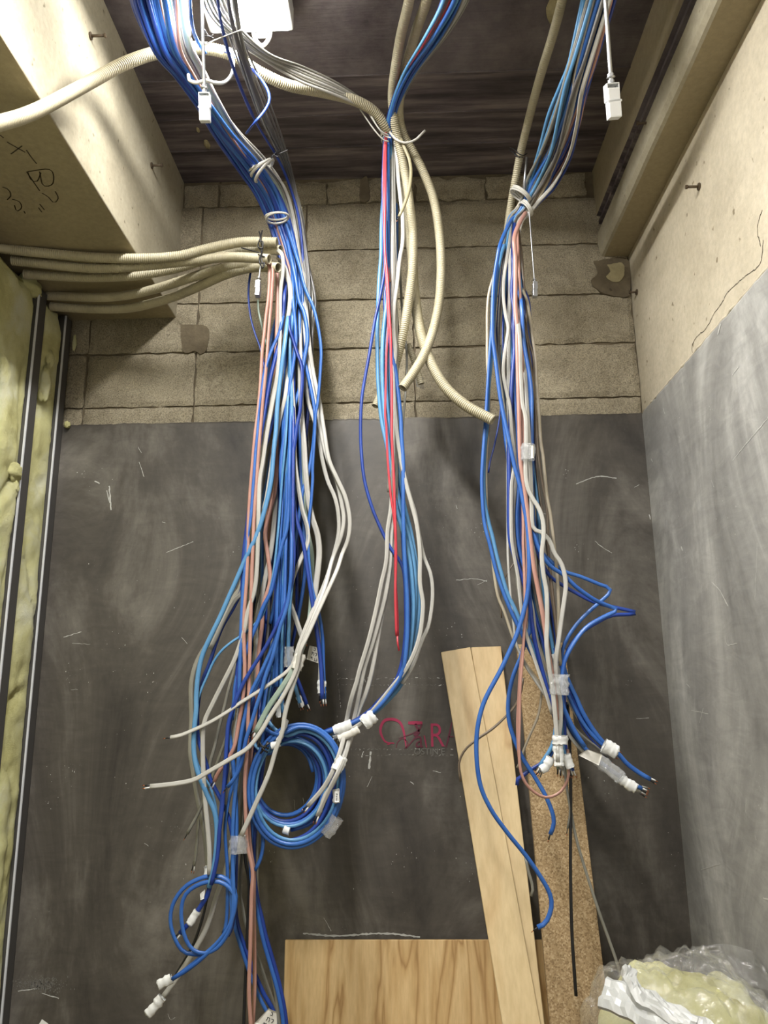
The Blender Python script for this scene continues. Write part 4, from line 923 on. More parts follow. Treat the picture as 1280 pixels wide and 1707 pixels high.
cable('red', 4, 'M', 2.01, '640,260 640,350 642,430 645,490 647,542 644,591 643,640 642,690 644,712 646,762 651,823 656,858 659,900 659,960 662,1020 663,1060', 'thin red wire hanging in front of the middle bundle, left one of the pair')
cable('red', 3, None, 2.0, '662,1060 663,1072 665,1085', 'split red core at the end of the red wires', name='wire_end')
cable('salmon', 5, 'M', 2.03, '647,250 646,300 648,350 647,400 647,440 650,470', 'short salmon cable just under the middle tie')
cable('white', 7, 'M', 2.03, '662,270 664,300 667,327 671,365 671,403 666,433 662,471 657,509 656,550 659,583 656,624 657,665 660,706 664,740 670,774 678,811 688,848 695,877 700,922 700,971 705,1008 700,1057 688,1094 672,1122 648,1152 622,1184 596,1210 556,1230', 'white cable leaning right in the middle bundle and joining the blue taped ends', ends=2)
cable('white', 6, 'M', 2.05, '657,500 657,560 659,620 657,670 661,712 668,762 676,798 685,832 693,860 705,922 718,958 721,995 715,1040 705,1064 697,1085 688,1110 670,1140', 'white cable bulging furthest right in the middle bundle')
gm = 'white cables swinging left out of the middle bundle'
cable('white', 7, 'M', 2.035, '655,600 655,700 655,780 652,843 646,885 644,934 636,971 626,1020 614,1069 599,1118 595,1135 585,1167 577,1205,2.05 570,1242,2.0 557,1280,1.975 540,1312 513,1344', 'white cable of the left-swinging three with the end furthest left', gm, ends=2)
cable('white', 7, 'M', 2.045, '658,600 657,700 658,780 656,840 652,890 650,940 643,990 633,1030 622,1069 608,1112 600,1150 592,1190,2.055 584,1225,2.04 575,1260,1.99 562,1290,1.965 548,1318 537,1342 529,1361', 'white cable of the left-swinging three with the lowest end', gm, ends=2)
cable('white', 7, 'M', 2.055, '661,620 660,720 660,820 657,880 653,930 645,985 636,1030 629,1069 620,1118 610,1155 597,1187,2.06 585,1230,2.04 575,1255,2.0 565,1284,1.975 554,1308 541,1328 536,1345', 'white cable of the left-swinging three that stays right of the others', gm, ends=2)
cable('olive', 6, None, 2.0, '668,232,1.99 674,246 681,262 684,275 685,289 683,310 678,330 671,348 665,361', 'short olive cable curling below the middle tie', ends=1)
cable('gray', 5, 'M', 2.11, '665,420 668,480 672,540 678,590 676,650 672,700 668,760', 'gray cable in the shade behind the middle conduits')
cable('gray', 5, 'M', 2.12, '660,430 660,500 664,570 662,640 664,700 668,770', 'gray cable deep behind the red wires')
cable('gray', 6, 'M', 2.10, '655,430 654,500 656,560 658,640 655,700 650,760 648,820', 'gray cable left of centre behind the middle bundle')

# ================================================================= RIGHT BUNDLE
R_ = 2.10
cable('beige', 5, 'R', 2.06, '824,456 815,488 812,520 812,560 812,598 814,637 815,662 815,690 814,720 811,753 810,792 811,840 814,880 818,908 821,933 824,959 830,994 841,1021 854,1060 867,1090 879,1111 901,1142 918,1171 926,1200 929,1232', 'cream cable on the far left outline of the right bundle', ends=0)
cable('blue', 7, 'R', 2.00, '835,404 828,437 823,475 821,520 821,560 824,585 828,617 832,650 836,675 842,705 851,746 858,779 867,811 873,843 878,869 881,901 882,933 882,955 880,985 873,1019 862,1056 849,1086 834,1118 805,1175 794,1234 799,1302 817,1347 844,1386 877,1427 901,1462 916,1489 919,1512 910,1537 896,1546', 'long bright blue cable making the big S curve in front of the planks', ends=1)
cable('lblue', 7, 'R', 2.05, '832,440 825,500 820,579 817,617 813,662 812,707 808,746 806,798 808,837 814,869 821,895 828,927 835,953 845,987 858,1015 871,1045 886,1075 897,1099 909,1127 918,1156 924,1180 930,1205', 'blue cable bowing left at plaster height, joining the taped bunch')
cable('blue', 6, 'R', 2.04, '829,450 822,510 817,580 813,640 810,690 806,745 803,798 805,850 809,880 817,910 825,945 836,980 850,1015 864,1045 880,1078 893,1102 905,1130 915,1160 922,1190', 'blue cable doubling the left bow of the right bundle')
cable('dblue', 3, 'R', 2.08, '838,560 840,600 840,637 835,675 832,701 826,733 822,750 817,768 814,788', 'very thin dark blue wire ending just below the open conduit mouth')
cable('white', 6, 'R', 2.02, '845,430 840,462 839,495 843,527 847,546 844,570 840,598 839,624 845,656 850,679 853,720 857,753 857,780 853,804 852,837 852,869 853,901 858,933 863,959 866,987 870,1024 878,1060 893,1105 908,1150 920,1190', 'white cable weaving left of the salmon pair in the right bundle')
cable('white', 6.5, 'R', 2.045, '850,480 848,540 848,585 848,624 851,660 853,700 860,745 861,790 857,830 855,870 858,910 864,945 872,968 886,1006 892,1052 899,1090 911,1137 920,1174 926,1210', 'second white cable weaving beside the first in the right bundle')
cable('salmon', 8, 'R', 2.0, '858,392 859,430 859,469 859,508 862,546 862,566 863,604 864,643 865,682 866,720 867,759 869,780 873,804 877,837 881,869 885,908 890,946 896,978 903,1015 909,1052 914,1090 920,1124 925,1160 928,1200', 'thick salmon cable down the middle of the right bundle, left of the pair')
cable('salmon', 5, 'R', 2.01, '864,430 867,495 867,546 868,604 869,643 869,720 870,766 870,800 872,869 872,908 874,959 875,1015 873,1062 870,1109 867,1146 866,1199 865,1247 868,1286 881,1312 907,1329 932,1322 946,1300 948,1277 946,1249', 'salmon cable ending in a wide hanging loop over the particle board')
cable('salmon', 4, 'R', 2.03, '870,520 871,640 873,760 876,860 878,950 877,1040 868,1100 864,1160 862,1210 864,1262', 'thin salmon wire beside the hanging salmon loop')
cable('dblue', 7, 'R', 2.03, '855,417 855,456 853,488 857,520 856,553 857,585 854,624 852,656 851,695 849,733 848,753 848,792 848,830 848,869 850,901 857,927 867,953 877,985 884,1010 886,1034 892,1071 903,1115 915,1160 925,1200', 'dark blue cable in the left core of the right bundle')
cable('blue', 7, 'R', 2.04, '860,560 860,617 859,656 861,695 863,733 865,770 866,792 864,830 862,862 864,901 870,933 880,970 884,1010 883,1052 876,1067 868,1095 855,1128 847,1169 850,1210 868,1258 888,1290 909,1326 921,1356 923,1374 917,1391', 'blue cable bowing left over the plank edge and ending on the particle board', ends=1)
cable('blue', 7, 'R', 2.01, '868,500 872,560 876,589 880,611 884,637 886,662 886,695 886,733 886,792 886,830 887,869 892,898 902,922 918,944 940,959 961,979 991,1000 1014,1010 1029,1016 1024,1020 999,1032 976,1047 957,1071 942,1099 937,1124 935,1150 938,1175 950,1203 962,1226 975,1245', 'royal blue cable kinking out to the right in the middle point of the three')
cable('blue', 6, 'R', 2.06, '872,560 880,640 884,720 886,800 890,870 900,915 920,937 942,953 967,961 999,974 1013,979 1017,987 1002,1002 980,1021 961,1041 944,1067 937,1090 938,1130 946,1155 960,1185 978,1214 1000,1238 1018,1252', 'blue cable kinking out to the right in the uppermost point')
cable('dblue', 6, 'R', 2.07, '870,560 878,660 882,760 886,850 895,915 914,957 935,974 961,989 991,1004 1032,1014 1062,1021 1050,1024 1020,1026 998,1036 974,1051 957,1067 944,1090 940,1120 945,1150 958,1180 972,1212 990,1236 1008,1252', 'dark blue cable reaching furthest right in a flat loop')
cable('white', 7, 'R', 1.98, '866,560 868,620 871,673 876,695 877,733 876,785 879,811 887,830 898,847 905,869 906,895 903,924 906,959 911,987 912,1034 911,1071 915,1110 921,1150 926,1200 929,1240 930,1270', 'white cable with a slow S bend in front of the right bundle')
cable('white', 7, 'R', 2.0, '880,700 884,780 886,840 888,879 900,886 908,892 917,903 924,922 935,938 941,957 943,975 942,990 937,1024 931,1067 926,1105 928,1140 934,1169 934,1208 930,1240 933,1272', 'white cable stepping out to the right above the clear tape')
cable('brown', 4.5, 'R', 2.08, '870,430 873,475 877,514 877,546 882,572 889,598 889,650 892,720 896,800 906,870 914,930 920,996 927,1052 932,1100', 'brown gray wire near the steel rod of the right bundle')
cable('beige', 5.5, 'R', 2.05, '878,500 884,535 889,570 893,600 895,640 898,680 901,733 905,760 908,792 912,830 917,856 921,888 924,914 928,950 931,1006 931,1060 934,1110', 'beige twisted cable along the right outline of the right bundle')
cable('brown', 4.5, 'R', 2.07, '874,540 882,590 890,650 894,700 897,753 903,800 911,843 913,882 914,920 918,959 922,996 928,1052 934,1100', 'brown cable just inside the right outline of the right bundle')
cable('dblue', 6, 'R', 2.09, '880,500 884,540 889,572 890,610 886,660 890,740 896,830 900,900 908,960 920,1030 930,1100 936,1150', 'dark blue cable at the back right of the right bundle')
cable('gray', 5, 'R', 2.09, '868,600 874,700 884,760 893,790 899,830 902,870 899,930 902,990 912,1060 922,1110 930,1150', 'gray cable in the shaded right side of the right bundle')
cable('black', 5, None, 2.10, '946,1170 949,1228 951,1296 951,1385 951,1462 953,1551 957,1618 960,1660', 'straight black cable hanging in front of the particle board down to the bag')
cable('gray', 4.5, None, 2.11, '938,1200 943,1296 951,1350 963,1408 993,1504 1028,1604 1040,1650', 'gray cable slanting right from the particle board toward the bag')
cable('gray', 4, None, 2.10, '935,1210 938,1260 944,1310 950,1350 946,1381', 'short gray cable ending at the centre of the particle board', ends=1)
cable('white', 4, 'R', 2.05, '846,900 850,980 856,1040 860,1071 873,1105 892,1135 912,1165 925,1190', 'thin white wire slanting over the top of the particle board')
cable('beige', 4, None, 2.08, '906,1140 903,1154 897,1192 882,1228 873,1250 868,1268 862,1280', 'thin cream wire drooping left in front of the particle board')
cable('brown', 4, None, 2.07, '872,1130 868,1155 860,1174 850,1187 823,1213 793,1234 775,1250 766,1268 765,1284 768,1303', 'thin brown wire arching left over the pale planks')
cable('brown', 2.5, None, 2.10, '872,920 858,937 843,960 836,980 834,1000 836,1030', 'hair-thin brown wire left of the right bundle at mid height')
cable('gray', 5, None, 2.25, '876,1430 881,1454 886,1470 888,1484 885,1494', 'short pale cable stub showing between plank and particle board')
# bunch swinging right, taped
cable('blue', 7, None, 2.04, '930,1085,2.06 938,1105 944,1125 952,1145 962,1166 972,1189 987,1214 1003,1235 1018,1247 1030,1256 1045,1273 1065,1288 1084,1299', 'blue cable passing through the right tape and ending furthest right', ends=2)
cable('dblue', 7, None, 2.06, '925,1080,2.07 934,1110 942,1132 950,1152 960,1175 972,1200 988,1222 1008,1240 1024,1250', 'dark blue cable in the right taped end', ends=2)
cable('white', 7, None, 2.05, '922,1090,2.07 932,1120 940,1145 950,1170 962,1192 977,1214 992,1234 1008,1249 1020,1256', 'white cable in the right taped end', ends=2)
cable('gray', 6, None, 2.07, '928,1150 942,1190 958,1215 976,1232 996,1247 1013,1264', 'gray flat cable ending just below the right taped end', ends=1)
cable('blue', 6.5, None, 2.05, '934,1140 940,1180 946,1204 959,1226 974,1246 990,1262 1010,1278 1030,1292 1048,1304 1070,1314', 'blue cable in the lowest right bunch with a frayed end', ends=3)
cable('dblue', 6.5, None, 2.065, '930,1140 938,1185 948,1212 962,1234 978,1252 998,1270 1018,1284 1040,1302 1062,1314', 'dark blue cable in the lowest right bunch', ends=3)
cable('white', 6.5, None, 2.055, '926,1150 934,1190 946,1220 962,1242 982,1262 1004,1280 1022,1294 1044,1308 1068,1320', 'white cable in the lowest right bunch', ends=3)
# small bunch swinging left
cable('lblue', 6, None, 2.03, '922,1140,2.04 926,1180 926,1210 922,1238 914,1255 905,1268 899,1280', 'pale blue cable curling left into the small taped end', ends=3)
cable('blue', 6, None, 2.04, '926,1140,2.05 929,1180 929,1215 925,1243 917,1259 908,1273 901,1286', 'blue cable curling left into the small taped end, lower one', ends=3)
cable('dblue', 6, None, 2.05, '926,1235 916,1262 906,1270 895,1277 880,1286 870,1294 861,1301 862,1309', 'dark blue cable hooking past the small left taped end')
cable('lblue', 6, None, 2.03, '928,1130,2.04 934,1180 936,1220 938,1245 943,1262 950,1284', 'pale blue cable in the short taped end right of centre', ends=2)
cable('dblue', 7, None, 2.045, '938,1120 941,1170 941,1220 943,1250 947,1265 954,1285', 'dark blue cable in the short taped end right of centre', ends=2)
cable('white', 7, None, 2.02, '924,1130,2.03 931,1170 932,1210 932,1240 934,1262 936,1284', 'white cable hanging straight into the central taped end', ends=2)
cable('green', 7, None, 2.035, '918,1130,2.04 926,1170 928,1210 929,1240 930,1262 931,1282', 'pale green cable hanging straight into the central taped end', ends=2)
gr = 'blue cables hidden in the core of the right bundle'
for i in range(12):
    r_ = random.Random(500+i); u = (i+0.5)/12*2-1
    E_ = [(851, 22, 470), (852, 26, 540), (856, 28, 600), (861, 26, 680), (866, 26, 760), (872, 26, 840), (878, 24, 920), (890, 22, 1000), (906, 20, 1070), (924, 13, 1140), (932, 12, 1190)]
    w0 = r_.uniform(0, 6.28); yend = r_.choice([920, 1070, 1140, 1190])
    s = ' '.join('%g,%g' % (c+h*(u+0.2*math.sin(y*0.011+w0)), y) for c, h, y in E_ if y <= yend)
    cable(['blue', 'dblue', 'lblue', 'dblue'][i % 4], 6, 'R', 2.075+0.009*(i % 5), s, 'blue cable in the crowded core of the right bundle, mostly covered by others', gr, seed=600+i)
gr2 = 'pale cables hidden in the core of the right bundle'
for i in range(9):
    r_ = random.Random(560+i); u = (i+0.5)/9*2-1
    E_ = [(851, 22, 470), (852, 26, 540), (857, 28, 600), (863, 28, 680), (868, 28, 760), (875, 28, 840), (882, 26, 920), (892, 24, 1000), (908, 18, 1070), (925, 11, 1140), (931, 9, 1190)]
    w0 = r_.uniform(0, 6.28); yend = r_.choice([1070, 1140, 1190])
    s = ' '.join('%g,%g' % (c+h*(u+0.2*math.sin(y*0.012+w0)), y) for c, h, y in E_ if y <= yend)
    cable(['gray', 'dgray', 'beige', 'dgray'][i % 4], 5.5, 'R', 2.07+0.01*(i % 5), s, 'pale cable in the crowded core of the right bundle, mostly covered by others', gr2, seed=700+i)

# ================================================================= TIES, TAPES, TAGS, HANGERS
def ringband(name, px, py, Y, rx, ry, tilt, width, mat, label, cat, turns=3, parent=None, dirv=None):
    """bands wound round a bundle: rings in a plane across the run (dirv = run direction)"""
    c = P(px, py, Y); d = (dirv or Vector((0, 0.1, -1))).normalized()
    a = d.cross(Vector((0, 1, 0))).normalized(); b = d.cross(a).normalized(); m = MB()
    for t in range(turns):
        off = (t-(turns-1)/2)*width/max(1, turns)*1.05
        pts = []
        for i in range(25):
            an = 2*PI*i/24
            pts.append(c+d*(off+tilt*math.cos(an+t))+a*(rx*math.cos(an))+b*(ry*math.sin(an)))
        vs, fs = sweep(pts, [(math.cos(q)*1.0, math.sin(q)*1.0) for q in [2*PI*i/8 for i in range(8)]], width/turns*0.55, caps=False)
        m.add(vs, fs)
    return m, c, d, a, b
def band(name, px, py, Y, rx, ry, width, mat, label, cat, turns=3, dirv=None, screws=False, tilt=0.002):
    m, c, d, a, b = ringband(name, px, py, Y, rx, ry, tilt, width, mat, label, cat, turns, dirv=dirv)
    o = tag(m.build(name, [mat], None, True), label, cat)
    if screws:
        for s in (-1, 1):
            q = MB(); p = c+a*(rx*0.72*-1)+d*(0.006*s)+b*(-ry*0.75); q.tube([p, p+Vector((0, -0.004, 0))], 0.003, 8); q.build('screw', ['steel'], o)
    return o
def wirebits(name, segs, r, mat, label, cat, group=None):
    m = MB()
    for s in segs:
        pts = cr([P(*q) for q in s], 0.004); m.tube(pts, r, 6)
    return tag(m.build(name, [mat], None, True), label, cat, group)
DR = Vector((-0.35, 0.35, -0.9))
band('cable_band', 868, 324, 2.07, 0.034, 0.026, 0.016, 'strap', 'light gray ribbed band round the right bundle, upper of two', 'band', 3, Vector((-0.55, 0.2, -0.7)), True)
band('cable_band', 877, 348, 2.09, 0.026, 0.024, 0.016, 'strap', 'light gray ribbed band round the right bundle, lower one holding the rod', 'band', 3, Vector((-0.75, 0.1, -0.55)), True)
band('cable_tie', 655, 228, 2.02, 0.036, 0.030, 0.014, 'strap', 'twisted gray tie gathering the middle bundle and the large conduit', 'tie', 3, Vector((0.1, 0.3, -1)), tilt=0.008)
wirebits('tie_tail', [[(648, 218, 1.99), (660, 232, 1.98), (676, 238, 1.98), (692, 233, 1.98), (702, 224, 1.98), (708, 218, 1.99)]], 0.0038, 'strap', 'loose curled tail sticking out right of the middle tie', 'tie')
wirebits('tie_wire', [[(606, 176, 1.93), (625, 205, 1.96), (640, 225, 1.98), (652, 230, 1.98)], [(600, 182, 1.94), (622, 214, 1.96), (638, 232, 1.98), (648, 236, 1.99)], [(612, 182, 1.94), (632, 215, 1.96), (648, 226, 1.98)]], 0.0022, 'strap', 'thin gray wires twisted into the middle tie from the upper left', 'tie')
band('cable_tie', 462, 362, 2.03, 0.034, 0.026, 0.012, 'strap', 'gray cable loops binding the left bundle above the conduit ends', 'tie', 2, Vector((0.25, 0.2, -1)), tilt=0.006)
band('cable_tie', 437, 280, 1.945, 0.040, 0.032, 0.026, 'strap', 'gray cable loops binding the left bundle where it leaves the ceiling', 'tie', 3, Vector((0.6, 0.55, -0.6)), tilt=0.010)
wirebits('white_strap', [[(314, 125, 1.56), (316, 134, 1.54), (328, 138, 1.52), (344, 134, 1.51), (358, 138, 1.52), (374, 137, 1.55), (386, 124, 1.60), (389, 108, 1.64), (386, 92, 1.66)]], 0.0042, 'plastic_white', 'white strap loop slung from the hanging bolt round the lit cables', 'strap')
wirebits('black_string', [[(432, 386, 1.99), (434, 396, 1.975), (430, 410, 1.98), (436, 420, 1.975), (432, 434, 1.955), (437, 448, 1.96)], [(437, 384, 1.99), (434, 400, 1.975), (438, 414, 1.98), (435, 430, 1.955), (440, 444, 1.955)], [(402, 413, 1.985), (420, 418, 1.98), (434, 422, 1.975)], [(431, 402, 1.975), (438, 403, 1.975), (437, 414, 1.975), (431, 412, 1.975)], [(432, 440, 1.955), (441, 438, 1.955), (438, 447, 1.955)], [(430, 424, 1.965), (441, 428, 1.962)]], 0.0021, 'black', 'black string knotted round the cream conduit ends', 'string')
wirebits('black_string', [[(452, 260, 1.90), (466, 256, 1.91), (480, 250, 1.91)], [(452, 264, 1.90), (460, 254, 1.90), (468, 252, 1.91)], [(455, 258, 1.90), (464, 262, 1.90)]], 0.002, 'black', 'black string knot on the left bundle just below the ceiling', 'string')
wirebits('black_string', [[(850, 246, 2.02), (858, 250, 2.01), (864, 256, 2.005), (872, 259, 2.01), (878, 256, 2.02)], [(856, 252, 2.01), (860, 260, 2.005), (872, 262, 2.01)], [(849, 250, 2.02), (858, 256, 2.01), (866, 263, 2.005)]], 0.0017, 'black', 'black string tied round the straight cream conduit at right', 'string')
wirebits('black_string', [[(432, 1236, 1.985), (440, 1250, 1.98), (446, 1254, 1.985)], [(436, 1250, 1.985), (444, 1242, 1.98), (450, 1238, 1.985)], [(430, 1244, 1.985), (438, 1244, 1.98), (448, 1248, 1.985)], [(434, 1256, 1.99), (442, 1246, 1.98), (446, 1236, 1.985)]], 0.0025, 'black', 'black string knot on the upper left of the big coil', 'string')
wirebits('black_string', [[(338, 45, 1.50), (348, 60, 1.50), (356, 58, 1.50)], [(332, 64, 1.50), (345, 60, 1.49), (356, 64, 1.50)], [(336, 76, 1.50), (360, 66, 1.50), (398, 52, 1.52)]], 0.0016, 'black', 'dark wire twisted round the hanging bolt beside the lamp', 'string')
wirebits('white_strap', [[(337, 78, 1.50), (352, 70, 1.49), (370, 62, 1.50), (402, 50, 1.52)]], 0.0014, 'strap', 'thin pale wire end pointing right toward the lamp', 'strap')
# tapes: sleeves following a run
def sleeve(name, pts, r, mat, label, cat='tape', flat=0.6, parent=None, r2=None):
    p3 = cr([P(*q) for q in pts], 0.003); n = len(p3); r2 = r2 or r
    rad = [(r+(r2-r)*i/(n-1))*(1+0.2*noise.noise(p3[i]*110)) for i in range(n)]
    prof = [(math.cos(2*PI*i/14), flat*math.sin(2*PI*i/14)) for i in range(14)]
    vs, fs = sweep(p3, prof, rad, caps=False, ref=Vector((0, 1, 0)))
    for i in range(n):
        for j in range(14):
            q = vs[i*14+j]; vs[i*14+j] = q+(q-p3[i])*0.22*noise.noise(q*140)+((p3[-1]-p3[0]).normalized()*0.0035*noise.noise(q*130+Vector((5, 5, 5))) if i in (0, n-1) else Vector())
    base = len(vs)
    vs2, fs2 = sweep(p3, prof, [q-0.0006 for q in rad], caps=False, ref=Vector((0, 1, 0)))
    vs += vs2; fs += [tuple(reversed([i+base for i in f])) for f in fs2]
    for e in (0, (n-1)*14):
        for j in range(14): j2 = (j+1) % 14; fs.append((e+j, e+j2, base+e+j2, base+e+j))
    return tag(mk(name, vs, fs, mat, parent, True), label, cat)
sleeve('white_tape', [(347, 1444, 2.02), (349, 1464, 2.02)], 0.012, 'tape', 'white tape round the cables just above the small coil')
sleeve('white_tape', [(329, 1518, 2.01), (315, 1541, 2.01)], 0.0095, 'tape', 'white tape with cut blue ends inside the small coil')
sleeve('white_tape', [(286, 1631, 2.0), (264, 1642, 2.0)], 0.0115, 'tape', 'white tape on the lower tail of the small coil')
sleeve('white_tape', [(270, 1662, 2.04), (258, 1678, 2.04), (246, 1691, 2.04)], 0.013, 'tape', 'crumpled white tape on the tip at the bottom left', r2=0.010)
sleeve('white_tape', [(536, 1134, 2.04), (536, 1156, 2.04)], 0.0115, 'tape', 'white tape on the straight end right of the left bundle')
sleeve('white_tape', [(468, 1172, 2.045), (467, 1196, 2.045)], 0.011, 'tape', 'white tape round the cable ends just above the big coil, left one')
sleeve('white_tape', [(497, 1160, 2.045), (503, 1178, 2.045)], 0.0075, 'tape', 'small white tape on the slanted tip right of the central column')
sleeve('paper_tape', [(502, 1090, 1.985), (494, 1116, 1.98)], 0.0125, 'paper', 'pale paper tape where the white cables fan out at mid height', r2=0.014)
sleeve('white_tape', [(477, 1200, 2.0), (470, 1222, 2.0), (464, 1236, 2.0)], 0.0075, 'tape', 'thin white tape strip hanging in front of the top of the big coil')
sleeve('white_tape', [(452, 1244, 1.99), (466, 1239, 1.99)], 0.008, 'tape', 'white tape on the upper left of the inner coil turns')
sleeve('white_tape', [(560, 1316, 1.99), (561, 1338, 1.99)], 0.0095, 'tape', 'white tape with a small mark on the right side of the big coil')
sleeve('clear_tape', [(562, 1362, 2.0), (553, 1378, 2.0), (542, 1392, 2.0)], 0.016, 'ctape', 'clear tape round the lower right of the big coil')
sleeve('white_tape', [(472, 1383, 2.03), (482, 1386, 2.03)], 0.009, 'tape', 'small tape patch at the bottom of the inner coil turns')
sleeve('clear_tape', [(398, 1392, 2.0), (398, 1422, 2.0)], 0.022, 'ctape', 'wide clear tape round the foot of the left bundle')
sleeve('clear_tape', [(482, 1078, 2.03), (481, 1112, 2.03)], 0.013, 'ctape', 'clear tape on the blue cables at mid height of the left bundle')
sleeve('white_tape', [(556, 1218, 2.03), (574, 1211, 2.03), (586, 1207, 2.03)], 0.012, 'tape', 'white tape on the upper pair of middle bundle ends')
sleeve('white_tape', [(606, 1206, 2.03), (624, 1192, 2.03)], 0.019, 'tape', 'wide white tape gathering the blue and white middle cables', r2=0.017)
sleeve('white_tape', [(564, 1232, 2.02), (582, 1224, 2.02), (598, 1216, 2.02)], 0.009, 'paper', 'pale tape on the lower pair of middle bundle ends')
sleeve('paper_tape', [(571, 1262, 1.99), (560, 1285, 1.975)], 0.014, 'tape', 'white tape holding the three left-swinging white cables together')
sleeve('clear_tape', [(880, 740, 1.975), (880, 767, 1.975)], 0.018, 'ctape', 'shiny clear tape patch on the right bundle just below the plaster line')
sleeve('clear_tape', [(932, 1124, 1.985), (932, 1158, 1.985)], 0.024, 'ctape', 'clear tape gathering the right bundle over the particle board')
sleeve('white_tape', [(933, 1226, 1.985), (934, 1241, 1.985)], 0.019, 'tape', 'folded white tape at the top of the central taped ends')
sleeve('white_tape', [(930, 1242, 1.985), (932, 1277, 1.985)], 0.0125, 'tape', 'long narrow white tape on the central cable end')
sleeve('white_tape', [(943, 1258, 2.0), (951, 1280, 2.0)], 0.0115, 'tape', 'white tape on the end slightly right of centre')
sleeve('white_tape', [(918, 1262, 2.02), (911, 1277, 2.02), (902, 1284, 2.02)], 0.011, 'tape', 'white tape on the small bunch curling left')
sleeve('white_tape', [(1006, 1242, 2.03), (1028, 1254, 2.03)], 0.017, 'tape', 'white tape on the upper bunch swinging right')
sleeve('white_tape', [(1034, 1297, 2.03), (1046, 1306, 2.03), (1060, 1314, 2.03)], 0.013, 'tape', 'white tape on the lowest bunch swinging right')
sleeve('clear_tape', [(996, 1266, 2.03), (1020, 1284, 2.03), (1036, 1298, 2.03)], 0.017, 'ctape', 'clear tape on the lowest bunch swinging right')
def tagcard(pts, Y, label, strokes, mat='paper'):
    """small bent card with its marks as a part"""
    q = [P(a, b, Y+dy) for a, b, dy in pts]; nrm = (q[1]-q[0]).cross(q[3]-q[0]).normalized()
    if nrm.y > 0: nrm = -nrm
    n = 8; vs = []
    for j in range(n+1):
        for i in range(n+1):
            u, v = i/n, j/n; p = q[0].lerp(q[1], u).lerp(q[3].lerp(q[2], u), v)
            vs.append(p+nrm*(0.003*math.sin(u*PI)+0.001*noise.noise(Vector((u*4, v*4, Y)))))
    N_ = len(vs); vs += [p-nrm*0.0006 for p in vs]
    fs = []
    for j in range(n):
        for i in range(n):
            a = j*(n+1)+i; fs.append((a, a+1, a+n+2, a+n+1)); fs.append((a+N_, a+n+1+N_, a+n+2+N_, a+1+N_))
    edge = [i for i in range(n+1)]+[(j+1)*(n+1)+n for j in range(n)]+[n*(n+1)+n-1-i for i in range(n)]+[(n-1-j)*(n+1) for j in range(n-1)]
    for a, b in zip(edge, edge[1:]+edge[:1]): fs.append((a, b, b+N_, a+N_))
    o = tag(mk('cable_tag', vs, fs, mat, None, True), label, 'tag')
    if strokes:
        m = MB()
        for (u0, v0, u1, v1) in strokes:
            def pp(u, v): return q[0].lerp(q[1], u).lerp(q[3].lerp(q[2], u), v)+nrm*(0.003*math.sin(u*PI)+0.0012)
            m.ribbon([pp(u0, v0), pp((u0+u1)/2+0.03, (v0+v1)/2), pp(u1, v1)], 0.0016, nrm)
        m.build('pen_marks', ['ink'], o)
    return o
S1 = [(.45, .1, .6, .1), (.6, .1, .6, .25), (.45, .25, .6, .25), (.35, .4, .35, .6), (.35, .4, .5, .42), (.5, .4, .5, .62), (.62, .42, .78, .42), (.78, .42, .66, .62), (.3, .72, .45, .9), (.45, .72, .3, .8), (.6, .75, .6, .92), (.6, .92, .78, .92), (.78, .75, .78, .92)]
tagcard([(516, 1076, 0), (533, 1080, 0), (532, 1106, 0), (511, 1099, 0)], 2.05, 'small paper tag with pen marks beside the kinked white cable', S1)
tagcard([(448, 1681, 0), (461, 1686, 0), (463, 1722, 0), (424, 1706, 0)], 2.03, 'gray paper tag with pen marks at the bottom edge left of the plywood', S1)
tagcard([(979, 1249, 0), (1004, 1258, 0), (998, 1276, 0), (964, 1259, 0)], 2.02, 'cloudy plastic tag on the lowest bunch swinging right', [], 'paper')
tagcard([(558, 1317, 0), (565, 1317, 0), (565, 1337, 0), (558, 1337, 0)], 1.968, 'tiny marked label stuck on the right side of the big coil', [(.3, .5, .6, .5), (.5, .6, .4, .85), (.3, .3, .7, .35)], 'tape')
tagcard([(333, 1490, 0), (342, 1482, 0), (340, 1498, 0), (334, 1500, 0)], 2.0, 'small white label corner at the top inside of the small coil', [], 'tape')
tagcard([(690, 620, 0), (703, 628, 0), (708, 650, 0), (694, 645, 0)], 2.2, 'gray translucent plastic flap behind the middle conduits', [], 'ctape')
tagcard([(885, 742, 0), (890, 742, 0), (890, 764, 0), (885, 764, 0)], 1.965, 'tiny printed label under the clear tape of the right bundle', [], 'paper')
